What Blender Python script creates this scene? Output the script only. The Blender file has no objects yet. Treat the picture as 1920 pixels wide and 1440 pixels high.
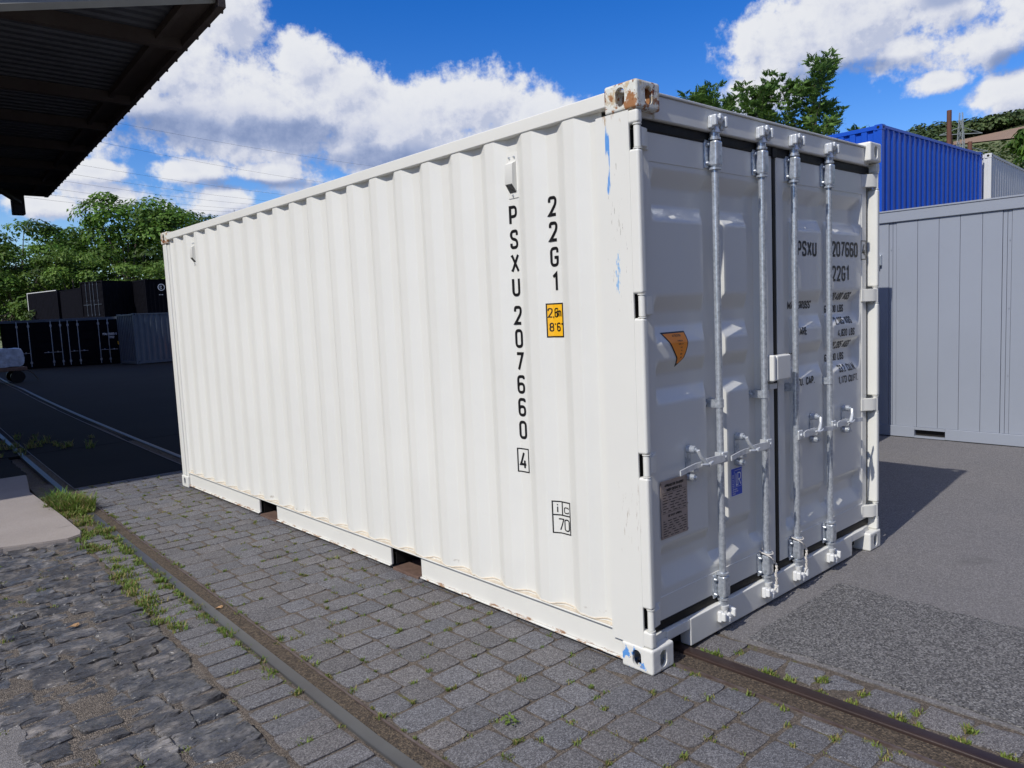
import bpy, bmesh, math, random
from mathutils import Vector, Matrix, noise
random.seed(7)
R = math.radians
scene = bpy.context.scene
COL = scene.collection
# ------------------------------------------------------------------ camera
cam_d = bpy.data.cameras.new("camera"); cam = bpy.data.objects.new("camera", cam_d); COL.objects.link(cam)
cam.location = (-2.57871612, -2.02520785, 1.65481772)
cam.rotation_euler = (1.47411875, 0.0452472763, -0.734929069)
cam_d.sensor_width = 36; cam_d.lens = 36*1417.37522/1920; cam_d.clip_start = 0.05; cam_d.clip_end = 6000
scene.camera = cam
# ------------------------------------------------------------------ exposure, sun, sky
vs = scene.view_settings; vs.view_transform = 'Standard'; vs.look = 'None'; vs.gamma = 1; vs.exposure = 0.0; vs.use_curve_mapping = False
SUN = Vector((-0.7125, -0.0780, 0.697)).normalized()
sl = bpy.data.lights.new("sun", 'SUN'); sl.energy = 3.75; sl.angle = R(0.53); sl.color = (1.0, 0.965, 0.90)
so = bpy.data.objects.new("sun", sl); COL.objects.link(so); so.rotation_euler = SUN.to_track_quat('Z', 'Y').to_euler(); so.location = (-30, -4, 30)

def setup_world():
    w = bpy.data.worlds.new("World"); scene.world = w; w.use_nodes = True
    nt = w.node_tree; N = nt.nodes; L = nt.links; N.clear()
    def mk(tree, t, **k):
        n = tree.nodes.new(t)
        for a, b in k.items(): setattr(n, a, b)
        return n
    # cloud density as a group: input point (azimuth, elevation in degrees), output density
    g = bpy.data.node_groups.new("cloud_density", 'ShaderNodeTree')
    g.interface.new_socket(name="P", in_out='INPUT', socket_type='NodeSocketVector')
    g.interface.new_socket(name="D", in_out='OUTPUT', socket_type='NodeSocketFloat')
    gi = mk(g, 'NodeGroupInput'); go = mk(g, 'NodeGroupOutput')
    def math_(tree, op, a, b=None, c=None, clamp=False):
        n = mk(tree, 'ShaderNodeMath', operation=op, use_clamp=clamp)
        for i, v in enumerate((a, b, c)):
            if v is None: continue
            if isinstance(v, (int, float)): n.inputs[i].default_value = v
            else: tree.links.new(v, n.inputs[i])
        return n.outputs[0]
    def blob(tree, P, az, el, ra, re, p=1.0):
        s = mk(tree, 'ShaderNodeVectorMath', operation='SUBTRACT'); tree.links.new(P, s.inputs[0]); s.inputs[1].default_value = (az, el, 0)
        m = mk(tree, 'ShaderNodeVectorMath', operation='MULTIPLY'); tree.links.new(s.outputs[0], m.inputs[0]); m.inputs[1].default_value = (1/ra, 1/re, 0)
        l = mk(tree, 'ShaderNodeVectorMath', operation='LENGTH'); tree.links.new(m.outputs[0], l.inputs[0])
        return math_(tree, 'SUBTRACT', p, math_(tree, 'MULTIPLY', l.outputs['Value'], p))
    P = gi.outputs[0]
    # warp
    nz = mk(g, 'ShaderNodeTexNoise'); nz.inputs['Scale'].default_value = 0.16; nz.inputs['Detail'].default_value = 9; nz.inputs['Roughness'].default_value = 0.62
    g.links.new(P, nz.inputs['Vector'])
    n2 = mk(g, 'ShaderNodeTexNoise'); n2.inputs['Scale'].default_value = 0.75; n2.inputs['Detail'].default_value = 7; n2.inputs['Roughness'].default_value = 0.62
    g.links.new(P, n2.inputs['Vector'])
    blobs = [(23,20.3,3.3,3.0),(19.5,17,5,3.5),(27.8,17.6,3.1,2.0),(24.5,14.4,10,4.2,1.2),(31,15.6,4.8,2.4),(34,13.4,7.5,3.8,1.2),(39.3,14.8,5.2,2.6),(44.8,13.6,4.2,2.2),
             (48.5,13.3,2.6,.9),(40,11.3,8,3.0),(20.2,10.5,3.4,1.1),(25.2,10.4,2.8,.9),(21.8,8.4,2.6,1.2),(11,8.0,2.6,1.0),(14,10.2,3,.8),(17,14.5,3.5,1.2),(28,7.5,3,.9),(22,12.2,9,1.6,.45),(16,8.6,9,1.1,.4),(30,9.2,6,1.2,.4),
             (59.4,17.0,1.5,2.4),(61.8,16.8,4.6,3.4,1.2),(66.3,17.2,5.2,3.4,1.2),(69,15.2,3.4,1.8),(65,19,3.6,2.6),(60.2,14.0,3.2,1.8),(71.5,17.2,3.2,1.9),(73.6,14.9,3.6,1.9),(71.3,13.1,2.2,.8),(76,16.5,3,2),(75.5,11.9,2.6,1.5),(79,13,4,3.5),
             (-30,22,16,6),(-5,16,9,4),(95,18,10,5),(120,14,16,5),(150,24,14,6),(200,18,18,6),(-80,14,16,4),(-120,26,14,6),(40,48,12,5),(-10,42,10,5),(110,44,12,6),(60,66,60,10),(180,58,50,12),(-60,60,50,11),(150,38,30,7),(240,34,24,7)]  # last entries: unseen clouds overhead and behind, added for neutral fill light
    acc = None
    for b in blobs:
        v = blob(g, P, *b)
        acc = v if acc is None else math_(g, 'MAXIMUM', acc, v)
    t = math_(g, 'MULTIPLY_ADD', nz.outputs['Fac'], 1.9, -0.95)
    t2 = math_(g, 'MULTIPLY_ADD', n2.outputs['Fac'], 1.3, -0.62)
    d = math_(g, 'ADD', math_(g, 'ADD', math_(g, 'MAXIMUM', acc, -1.2), t), t2)
    g.links.new(d, go.inputs[0])
    # main tree
    tc = mk(nt, 'ShaderNodeTexCoord'); sep = mk(nt, 'ShaderNodeSeparateXYZ'); L.new(tc.outputs['Generated'], sep.inputs[0])
    az = math_(nt, 'DEGREES', math_(nt, 'ARCTAN2', sep.outputs[0], sep.outputs[1])) if False else math_(nt, 'MULTIPLY', math_(nt, 'ARCTAN2', sep.outputs[0], sep.outputs[1]), 57.29578)
    el = math_(nt, 'MULTIPLY', math_(nt, 'ARCSINE', sep.outputs[2]), 57.29578)
    # keep azimuth in -100..260 so the seam is behind the camera
    az = math_(nt, 'SUBTRACT', math_(nt, 'FLOORED_MODULO', math_(nt, 'ADD', az, 130), 360), 130)
    cmb = mk(nt, 'ShaderNodeCombineXYZ'); L.new(az, cmb.inputs[0]); L.new(el, cmb.inputs[1])
    def dens(off):
        v = cmb.outputs[0]
        if off:
            a = mk(nt, 'ShaderNodeVectorMath', operation='ADD'); L.new(v, a.inputs[0]); a.inputs[1].default_value = off; v = a.outputs[0]
        n = mk(nt, 'ShaderNodeGroup'); n.node_tree = g; L.new(v, n.inputs[0]); return n.outputs[0]
    d0 = dens(None); d1 = dens((-0.9, 1.0, 0)); d2 = dens((-0.25, 0.35, 0))
    def mr(x, a, b, c, e, smooth=True):
        n = mk(nt, 'ShaderNodeMapRange', interpolation_type='SMOOTHSTEP' if smooth else 'LINEAR'); L.new(x, n.inputs[0])
        for i, v in enumerate((a, b, c, e)): n.inputs[i+1].default_value = v
        return n.outputs[0]
    alpha = mr(d0, -0.12, 0.40, 0, 1)
    lit = mr(math_(nt, 'ADD', math_(nt, 'SUBTRACT', d0, d1), math_(nt, 'MULTIPLY', math_(nt, 'SUBTRACT', d0, d2), 0.35)), -0.62, 0.50, 0, 1)
    thick = mr(d0, 0.45, 1.7, 0, 1)
    # dark cloud bases
    dk = None
    for b in [(19,13.0,8,2.2),(26,13,8,1.6),(33,11.2,6,1.4),(71.8,17.8,2.4,.9),(75.2,13.6,2.4,1.0),(24,9.6,6,.5),(66,14.6,5,.7)]:
        v = blob(nt, cmb.outputs[0], *b); dk = v if dk is None else math_(nt, 'MAXIMUM', dk, v)
    nz = mk(nt, 'ShaderNodeTexNoise'); nz.inputs['Scale'].default_value = 0.3; nz.inputs['Detail'].default_value = 5; L.new(cmb.outputs[0], nz.inputs['Vector'])
    dk = mr(math_(nt, 'ADD', dk, math_(nt, 'MULTIPLY_ADD', nz.outputs['Fac'], 1.2, -0.6)), -0.1, 0.75, 0, 1)
    shade = math_(nt, 'MULTIPLY', math_(nt, 'MULTIPLY_ADD', lit, 0.50, 0.50), math_(nt, 'MULTIPLY_ADD', thick, -0.22, 1.0), clamp=True)
    shade = math_(nt, 'MULTIPLY', shade, math_(nt, 'MULTIPLY_ADD', dk, -0.62, 1.0), clamp=True)
    cr = mk(nt, 'ShaderNodeValToRGB'); L.new(shade, cr.inputs[0])
    e = cr.color_ramp.elements; e[0].position = 0; e[0].color = (0.095, 0.185, 0.44, 1); e[1].position = 1.0; e[1].color = (0.93, 0.95, 1.0, 1)
    x = e.new(0.36); x.color = (0.42, 0.50, 0.73, 1)
    x = e.new(0.62); x.color = (0.72, 0.76, 0.90, 1)
    sky = mk(nt, 'ShaderNodeTexSky', sky_type='NISHITA', sun_disc=False); sky.sun_elevation = math.asin(SUN.z); sky.sun_rotation = math.atan2(SUN.x, SUN.y)
    sky.altitude = 100; sky.air_density = 1.0; sky.dust_density = 0.3; sky.ozone_density = 3.0
    hs = mk(nt, 'ShaderNodeHueSaturation'); hs.inputs['Hue'].default_value = 0.519; hs.inputs['Saturation'].default_value = 1.44; hs.inputs['Value'].default_value = 1.36; L.new(sky.outputs[0], hs.inputs['Color'])
    STR = 0.105
    sc_ = mk(nt, 'ShaderNodeVectorMath', operation='SCALE'); L.new(cr.outputs[0], sc_.inputs[0]); sc_.inputs['Scale'].default_value = 0.86/STR
    mx = mk(nt, 'ShaderNodeMix', data_type='RGBA'); L.new(alpha, mx.inputs[0]); L.new(hs.outputs[0], mx.inputs[6]); L.new(sc_.outputs[0], mx.inputs[7])
    bg = mk(nt, 'ShaderNodeBackground'); bg.inputs[1].default_value = STR; L.new(mx.outputs[2], bg.inputs[0])
    out = mk(nt, 'ShaderNodeOutputWorld'); L.new(bg.outputs[0], out.inputs[0])
setup_world()

# ------------------------------------------------------------------ materials
def mat(name, color, rough=0.5, metal=0.0, var=0.0, vscale=3.0, bump=0.0, bscale=40.0, color2=None, spec=0.5, coord='Object', detail=6, thr=None, coat=0.0, bdist=0.01):
    m = bpy.data.materials.new(name); m.use_nodes = True; nt = m.node_tree; b = nt.nodes['Principled BSDF']
    b.inputs['Base Color'].default_value = (*color, 1); b.inputs['Roughness'].default_value = rough; b.inputs['Metallic'].default_value = metal
    b.inputs['Specular IOR Level'].default_value = spec; b.inputs['Coat Weight'].default_value = coat
    tc = nt.nodes.new('ShaderNodeTexCoord')
    if var or color2:
        n = nt.nodes.new('ShaderNodeTexNoise'); n.inputs['Scale'].default_value = vscale; n.inputs['Detail'].default_value = detail; n.inputs['Roughness'].default_value = 0.6
        nt.links.new(tc.outputs[coord], n.inputs['Vector'])
        r = nt.nodes.new('ShaderNodeValToRGB'); nt.links.new(n.outputs['Fac'], r.inputs[0])
        c2 = color2 or tuple(c*(1-var) for c in color); c1 = color if color2 else tuple(min(1, c*(1+var)) for c in color)
        a, z = thr or (0.3, 0.7)
        r.color_ramp.elements[0].position = a; r.color_ramp.elements[0].color = (*c2, 1)
        r.color_ramp.elements[1].position = z; r.color_ramp.elements[1].color = (*c1, 1)
        nt.links.new(r.outputs[0], b.inputs['Base Color']); m['ramp'] = r.name
    if bump:
        n = nt.nodes.new('ShaderNodeTexNoise'); n.inputs['Scale'].default_value = bscale; n.inputs['Detail'].default_value = 5
        nt.links.new(tc.outputs[coord], n.inputs['Vector'])
        bp = nt.nodes.new('ShaderNodeBump'); bp.inputs['Strength'].default_value = bump; bp.inputs['Distance'].default_value = bdist
        nt.links.new(n.outputs['Fac'], bp.inputs['Height']); nt.links.new(bp.outputs[0], b.inputs['Normal'])
    return m

def speckle(m, scale, dark, light, amt=0.5, bump=0.6, dist=0.004, tint=None):
    """granular aggregate: voronoi stones of random lightness over the material's colour, and a bump; tint = per-face attribute"""
    nt = m.node_tree; b = nt.nodes['Principled BSDF']; tc = nt.nodes.new('ShaderNodeTexCoord')
    v = nt.nodes.new('ShaderNodeTexVoronoi'); v.inputs['Scale'].default_value = scale; nt.links.new(tc.outputs['Object'], v.inputs['Vector'])
    sp = nt.nodes.new('ShaderNodeSeparateColor'); nt.links.new(v.outputs['Color'], sp.inputs[0])
    r = nt.nodes.new('ShaderNodeValToRGB'); nt.links.new(sp.outputs[0], r.inputs[0])
    e = r.color_ramp.elements; e[0].color = (*dark, 1); e[1].color = (*light, 1); e[0].position = 0.1; e[1].position = 0.95
    x = e.new(0.6); x.color = tuple((dark[i]*.55+light[i]*.45) for i in range(3)) + (1,)
    mx = nt.nodes.new('ShaderNodeMix'); mx.data_type = 'RGBA'; mx.inputs[0].default_value = amt
    src = b.inputs['Base Color'].links[0].from_socket if b.inputs['Base Color'].links else None
    if src: nt.links.new(src, mx.inputs[6])
    else: mx.inputs[6].default_value = b.inputs['Base Color'].default_value
    nt.links.new(r.outputs[0], mx.inputs[7]); last = mx.outputs[2]
    if tint:
        at = nt.nodes.new('ShaderNodeAttribute'); at.attribute_name = tint
        m2 = nt.nodes.new('ShaderNodeMix'); m2.data_type = 'RGBA'; m2.blend_type = 'MULTIPLY'; m2.inputs[0].default_value = 1
        nt.links.new(last, m2.inputs[6]); nt.links.new(at.outputs['Color'], m2.inputs[7]); last = m2.outputs[2]
    nt.links.new(last, b.inputs['Base Color'])
    n = nt.nodes.new('ShaderNodeTexNoise'); n.inputs['Scale'].default_value = scale*0.8; n.inputs['Detail'].default_value = 4; nt.links.new(tc.outputs['Object'], n.inputs['Vector'])
    ad = nt.nodes.new('ShaderNodeMath'); ad.operation = 'ADD'; nt.links.new(n.outputs['Fac'], ad.inputs[0]); nt.links.new(v.outputs['Distance'], ad.inputs[1])
    bp = nt.nodes.new('ShaderNodeBump'); bp.inputs['Strength'].default_value = bump; bp.inputs['Distance'].default_value = dist
    nt.links.new(ad.outputs[0], bp.inputs['Height'])
    if b.inputs['Normal'].links: nt.links.new(b.inputs['Normal'].links[0].from_socket, bp.inputs['Normal'])
    nt.links.new(bp.outputs[0], b.inputs['Normal'])
    return m

def overlay(m, color, box, nscale, lo, hi, rough=None, stretch=(1,1,1)):
    """a patch of another colour (scuff, rust, smear) inside a box of object space, broken up by noise.  box=((x0,x1),(y0,y1),(z0,z1)), None = unbounded"""
    nt = m.node_tree; b = nt.nodes['Principled BSDF']; tc = nt.nodes.new('ShaderNodeTexCoord')
    sp = nt.nodes.new('ShaderNodeSeparateXYZ'); nt.links.new(tc.outputs['Object'], sp.inputs[0])
    mp = nt.nodes.new('ShaderNodeMapping'); mp.inputs['Scale'].default_value = stretch; nt.links.new(tc.outputs['Object'], mp.inputs[0])
    n = nt.nodes.new('ShaderNodeTexNoise'); n.inputs['Scale'].default_value = nscale; n.inputs['Detail'].default_value = 7; n.inputs['Roughness'].default_value = 0.65
    nt.links.new(mp.outputs[0], n.inputs['Vector'])
    f = nt.nodes.new('ShaderNodeMapRange'); nt.links.new(n.outputs['Fac'], f.inputs[0]); f.inputs[1].default_value = lo; f.inputs[2].default_value = hi
    cur = f.outputs[0]
    for i, rg in enumerate(box):
        if rg is None: continue
        a, z = rg; c = (a+z)/2; h = (z-a)/2
        s = nt.nodes.new('ShaderNodeMath'); s.operation = 'SUBTRACT'; nt.links.new(sp.outputs[i], s.inputs[0]); s.inputs[1].default_value = c
        ab = nt.nodes.new('ShaderNodeMath'); ab.operation = 'ABSOLUTE'; nt.links.new(s.outputs[0], ab.inputs[0])
        q = nt.nodes.new('ShaderNodeMapRange'); nt.links.new(ab.outputs[0], q.inputs[0]); q.inputs[1].default_value = h; q.inputs[2].default_value = h*0.5; q.inputs[3].default_value = 0; q.inputs[4].default_value = 1
        # box weight shifts the noise threshold: multiply
        mu = nt.nodes.new('ShaderNodeMath'); mu.operation = 'MULTIPLY'; nt.links.new(cur, mu.inputs[0]); nt.links.new(q.outputs[0], mu.inputs[1]); cur = mu.outputs[0]
    st = nt.nodes.new('ShaderNodeMapRange'); nt.links.new(cur, st.inputs[0]); st.inputs[1].default_value = 0.25; st.inputs[2].default_value = 0.5
    mx = nt.nodes.new('ShaderNodeMix'); mx.data_type = 'RGBA'; nt.links.new(st.outputs[0], mx.inputs[0])
    if b.inputs['Base Color'].links: nt.links.new(b.inputs['Base Color'].links[0].from_socket, mx.inputs[6])
    else: mx.inputs[6].default_value = b.inputs['Base Color'].default_value
    mx.inputs[7].default_value = (*color, 1); nt.links.new(mx.outputs[2], b.inputs['Base Color'])
    return m

WHITE = (0.720, 0.712, 0.662)
RUST = (0.20, 0.065, 0.022); BLUEP = (0.10, 0.30, 0.68)
M = {}
M['white'] = mat('white_paint', WHITE, 0.42, var=0.02, vscale=1.3, bump=0.05, bscale=9, bdist=0.02)
M['door'] = mat('white_door_paint', WHITE, 0.28, var=0.02, vscale=1.3, bump=0.04, bscale=9, bdist=0.02, coat=.15)
M['panel'] = mat('white_panel_paint', WHITE, 0.45, var=0.03, vscale=0.9, bump=0.16, bscale=4, bdist=0.02)
overlay(M['panel'], (0.60, 0.59, 0.54), (None, None, None), 2.2, 0.60, 1.05, stretch=(3, 3, .35))
overlay(M['panel'], (0.40, 0.36, 0.30), (None, None, (0.14, 0.24)), 16, 0.50, 0.95)
overlay(M['panel'], (0.50, 0.47, 0.42), (None, None, None), 40, 0.70, 0.9)
M['post'] = mat('white_post_paint', WHITE, 0.42, var=0.02, vscale=1.3, bump=0.08, bscale=7, bdist=0.02)
overlay(M['post'], BLUEP, (None, (0.156, 0.186), (2.10, 2.46)), 26, 0.37, 0.60, stretch=(1, 1.6, .35))
overlay(M['post'], (0.25, 0.45, 0.70), (None, (0.115, 0.15), (1.68, 1.93)), 60, 0.45, 0.62, stretch=(1, 1.5, .4))
overlay(M['post'], (0.28, 0.25, 0.22), (None, (0.03, 0.21), (1.5, 2.4)), 55, 0.60, 0.74, stretch=(1, 2.2, .25))
overlay(M['post'], (0.42, 0.36, 0.30), (None, (0.02, 0.2), (0.45, 0.95)), 50, 0.57, 0.72, stretch=(1, 2.0, .2))
overlay(M['post'], (0.42, 0.30, 0.18), (None, (0.0, 0.24), (2.36, 2.56)), 18, 0.52, 0.80, stretch=(1, 1.5, .3))
M['rusty'] = mat('white_paint_rusted', (0.68, 0.68, 0.62), 0.55, var=0.05, bump=0.3, bscale=30)
overlay(M['rusty'], (0.52, 0.42, 0.28), (None, None, None), 14, 0.45, 0.70)
overlay(M['rusty'], (0.33, 0.15, 0.06), (None, None, None), 17, 0.50, 0.62)
overlay(M['rusty'], RUST, (None, None, None), 19, 0.55, 0.63)
M['scuffed'] = mat('white_paint_scuffed', WHITE, 0.5, var=0.03, bump=0.2, bscale=30)
overlay(M['scuffed'], BLUEP, (None, (0.02, 0.21), (-0.02, 0.14)), 22, 0.50, 0.62)
overlay(M['scuffed'], (0.42, 0.25, 0.12), (None, None, None), 26, 0.62, 0.75)
M['rail_w'] = mat('white_bottom_rail', WHITE, 0.45, var=0.03, vscale=2, bump=0.08, bscale=8, bdist=0.02)
overlay(M['rail_w'], (0.36, 0.22, 0.13), (None, None, (-0.02, 0.045)), 30, 0.42, 0.75, stretch=(1, .5, 1.5))
overlay(M['rail_w'], (0.50, 0.47, 0.41), (None, None, None), 5, 0.58, 0.95, stretch=(1, 1, .5))
M['caulk'] = mat('beige_sealant', (0.62, 0.55, 0.44), 0.7, var=0.15, vscale=20, bump=0.4, bscale=60)
M['rubber'] = mat('black_rubber', (0.008, 0.007, 0.0065), 0.5, spec=.25, var=0.3, vscale=8, bump=0.1, bscale=30)
M['galv'] = mat('galvanised_steel', (0.66, 0.69, 0.73), 0.30, metal=0.6, color2=(0.42, 0.46, 0.50), vscale=60, bump=0.12, bscale=150, thr=(0.35, 0.62), bdist=0.003)
M['cast'] = mat('galvanised_casting', (0.66, 0.68, 0.69), 0.35, metal=0.35, var=0.15, vscale=30, bump=0.25, bscale=90, bdist=0.004)
M['camw'] = mat('white_cam_paint', (0.72, 0.72, 0.70), 0.35, var=0.05, vscale=20, bump=0.2, bscale=50, bdist=0.005)
M['black'] = mat('black_vinyl', (0.006, 0.006, 0.007), 0.4)
M['dark'] = mat('dark_interior', (0.012, 0.010, 0.009), 0.9)
M['yellow'] = mat('yellow_vinyl', (0.88, 0.46, 0.015), 0.4, var=0.02)
M['orange'] = mat('orange_vinyl', (1.0, 0.30, 0.02), 0.5, var=0.03)
M['lrblue'] = mat('blue_vinyl', (0.015, 0.07, 0.55), 0.35)
M['decalw'] = mat('white_vinyl', (0.8, 0.82, 0.86), 0.4)
M['plate'] = mat('data_plate_metal', (0.40, 0.32, 0.275), 0.42, metal=0.2, var=0.1, vscale=12)
M['rope'] = mat('white_rope', (0.66, 0.62, 0.56), 0.8, var=0.1, bump=0.6, bscale=160)
M['steel_l'] = mat('rail_steel_sheen', (0.135, 0.138, 0.136), 0.42, metal=0.5, color2=(0.085, 0.08, 0.082), vscale=1.2, bump=0.12, bscale=60, bdist=0.002)  # paler copy of the rail steel, reflected sheen put into its colour
M['steel_r'] = mat('rail_steel_rusted', (0.050, 0.030, 0.024), 0.42, metal=0.25, color2=(0.03, 0.018, 0.016), vscale=5, bump=0.2, bscale=70, bdist=0.003)
M['flange'] = mat('rail_flange_rusty', (0.085, 0.055, 0.045), 0.55, metal=0.3, color2=(0.16, 0.13, 0.12), vscale=14, bump=0.3, bscale=60)
M['grit'] = speckle(mat('grit_filling', (0.075, 0.056, 0.040), 0.95, var=0.3, vscale=9, bump=0.5, bscale=70), 120, (0.03, 0.022, 0.016), (0.20, 0.15, 0.10), 0.6, 1.0, 0.008)
M['soil'] = _soil = speckle(mat('joint_soil', (0.140, 0.112, 0.088), 0.95, var=0.25, vscale=7, bump=0.7, bscale=60), 140, (0.05, 0.038, 0.03), (0.24, 0.20, 0.16), 0.55, 1.0, 0.008)
overlay(_soil, (0.14, 0.14, 0.040), (None, None, None), 5, 0.52, 0.80)
M['block'] = speckle(mat('paving_block', (0.150, 0.143, 0.145), 0.85, color2=(0.120, 0.111, 0.110), vscale=5, bump=0.3, bscale=30), 210, (0.055, 0.053, 0.060), (0.34, 0.335, 0.345), 0.62, 1.0, 0.005, tint='tint')
M['cobble'] = speckle(mat('slate_cobble', (0.066, 0.066, 0.070), 0.36, color2=(0.23, 0.21, 0.19), vscale=9, bump=0.3, bscale=40, thr=(0.36, 0.52), bdist=0.01), 170, (0.05, 0.05, 0.056), (0.19, 0.185, 0.19), 0.25, 0.35, 0.003, tint='tint')
def cleft_bump(m):
    nt = m.node_tree; b = nt.nodes['Principled BSDF']; tc = nt.nodes.new('ShaderNodeTexCoord'); mp = nt.nodes.new('ShaderNodeMapping'); mp.inputs['Scale'].default_value = (13, 42, 20); mp.inputs['Rotation'].default_value = (0, 0, R(-12))
    n = nt.nodes.new('ShaderNodeTexNoise'); n.noise_type = 'RIDGED_MULTIFRACTAL' if hasattr(n, 'noise_type') else 'FBM'; n.inputs['Scale'].default_value = 1.0; n.inputs['Detail'].default_value = 4; n.inputs['Distortion'].default_value = 1.2
    nt.links.new(tc.outputs['Object'], mp.inputs[0]); nt.links.new(mp.outputs[0], n.inputs['Vector'])
    bp = nt.nodes.new('ShaderNodeBump'); bp.inputs['Strength'].default_value = 0.9; bp.inputs['Distance'].default_value = 0.024; nt.links.new(n.outputs['Fac'], bp.inputs['Height'])
    if b.inputs['Normal'].links: nt.links.new(b.inputs['Normal'].links[0].from_socket, bp.inputs['Normal'])
    nt.links.new(bp.outputs[0], b.inputs['Normal'])
cleft_bump(M['cobble'])
M['sand'] = speckle(mat('sandy_joint', (0.150, 0.122, 0.100), 0.95, color2=(0.10, 0.083, 0.07), vscale=6, bump=0.8, bscale=45), 150, (0.06, 0.05, 0.042), (0.34, 0.29, 0.24), 0.6, 1.0, 0.010)
M['asph'] = speckle(mat('asphalt_fine', (0.185, 0.174, 0.171), 0.9, color2=(0.150, 0.143, 0.145), vscale=1.2, bump=0.3, bscale=18), 170, (0.085, 0.08, 0.08), (0.32, 0.305, 0.30), 0.5, 0.8, 0.005)
M['asphc'] = speckle(mat('asphalt_coarse', (0.118, 0.113, 0.114), 0.9, var=0.12, vscale=2.0, bump=0.3, bscale=25), 140, (0.045, 0.043, 0.045), (0.34, 0.33, 0.32), 0.75, 1.0, 0.008)
overlay(M['asph'], (0.105, 0.098, 0.096), (None, None, None), 1.1, 0.50, 1.0)
overlay(M['asph'], (0.26, 0.25, 0.245), (None, None, None), 3.5, 0.60, 1.0)
overlay(M['asphc'], (0.20, 0.19, 0.185), (None, None, None), 2.3, 0.55, 1.0)
M['asph_shade'] = mat('asphalt_painted_shade', (0.014, 0.0135, 0.014), 0.95, spec=.15, var=0.2, vscale=0.5, bump=0.3, bscale=20)  # asphalt darkened to near black, the far yard's shade is in the colour
M['slab'] = speckle(mat('concrete_slab', (0.34, 0.30, 0.275), 0.9, color2=(0.27, 0.235, 0.215), vscale=1.6, bump=0.3, bscale=18), 200, (0.22, 0.19, 0.17), (0.40, 0.36, 0.33), 0.3, 0.4, 0.003)
overlay(M['slab'], (0.17, 0.15, 0.14), (None, None, None), 3.0, 0.58, 0.95, stretch=(.6, 2, 1))
M['greyp'] = mat('grey_container_paint', (0.292, 0.318, 0.370), 0.38, var=0.03, vscale=1.0, bump=0.05, bscale=6, bdist=0.02)
overlay(M['greyp'], (0.25, 0.275, 0.32), (None, None, None), 1.2, 0.5, 1.0, stretch=(1, 1, .25))
M['bluep'] = mat('blue_container_paint', (0.010, 0.085, 0.52), 0.35, var=0.06, vscale=1.0, bump=0.05, bscale=6)
M['beigep'] = mat('pale_container_paint', (0.60, 0.60, 0.58), 0.45, var=0.04, vscale=2)
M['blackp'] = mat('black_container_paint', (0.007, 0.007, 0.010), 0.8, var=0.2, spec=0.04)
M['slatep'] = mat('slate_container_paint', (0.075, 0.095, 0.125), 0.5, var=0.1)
M['sheet'] = mat('canopy_sheet', (0.045, 0.047, 0.055), 0.7, var=0.2)
M['beam'] = mat('canopy_beam_rust', (0.055, 0.042, 0.034), 0.75, color2=(0.038, 0.024, 0.018), vscale=3, bump=0.2, bscale=30)
M['palebeam'] = mat('canopy_beam_grey', (0.20, 0.20, 0.18), 0.7, var=0.1)
M['pole'] = mat('rusty_pole', (0.12, 0.05, 0.03), 0.8, var=0.2)
M['brick'] = mat('warehouse_brick', (0.20, 0.09, 0.06), 0.85, var=0.15, vscale=2)
M['wood'] = mat('weathered_board', (0.16, 0.10, 0.075), 0.85, color2=(0.10, 0.06, 0.045), vscale=25, bump=0.4, bscale=40)
M['cable'] = mat('power_cable', (0.05, 0.055, 0.06), 0.6)
M['film'] = mat('wrap_film', (0.42, 0.47, 0.56), 0.35, var=0.3, vscale=8, bump=0.6, bscale=14)
M['bark'] = mat('bark', (0.13, 0.10, 0.08), 0.9, var=0.25, vscale=12, bump=0.6, bscale=30)
def leafmat(name, c1, c2, trans=0.32):
    m = mat(name, c1, 0.55, color2=c2, vscale=0.35, detail=3, thr=(0.35, 0.65), spec=0.3)
    nt = m.node_tree; b = nt.nodes['Principled BSDF']; out = nt.nodes['Material Output']
    tr = nt.nodes.new('ShaderNodeBsdfTranslucent'); at = nt.nodes.new('ShaderNodeAttribute'); at.attribute_name = 'tint'
    mu = nt.nodes.new('ShaderNodeMix'); mu.data_type = 'RGBA'; mu.blend_type = 'MULTIPLY'; mu.inputs[0].default_value = 1
    nt.links.new(b.inputs['Base Color'].links[0].from_socket, mu.inputs[6]); nt.links.new(at.outputs['Color'], mu.inputs[7])
    nt.links.new(mu.outputs[2], b.inputs['Base Color']); nt.links.new(mu.outputs[2], tr.inputs[0])
    mx = nt.nodes.new('ShaderNodeMixShader'); mx.inputs[0].default_value = trans
    nt.links.new(b.outputs[0], mx.inputs[1]); nt.links.new(tr.outputs[0], mx.inputs[2]); nt.links.new(mx.outputs[0], out.inputs[0])
    return m
M['leaf1'] = leafmat('leaves_bright', (0.155, 0.265, 0.035), (0.070, 0.150, 0.022))
M['leaf2'] = leafmat('leaves_dark', (0.150, 0.240, 0.040), (0.080, 0.150, 0.028))
M['leaf3'] = leafmat('leaves_ailanthus', (0.165, 0.270, 0.055), (0.095, 0.180, 0.038))
M['leafh'] = leafmat('leaves_hill', (0.085, 0.120, 0.040), (0.050, 0.085, 0.030), 0.15)
M['grass'] = leafmat('grass_blades', (0.20, 0.26, 0.05), (0.11, 0.20, 0.035))
M['straw'] = leafmat('dry_grass', (0.33, 0.27, 0.11), (0.22, 0.19, 0.07))

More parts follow.
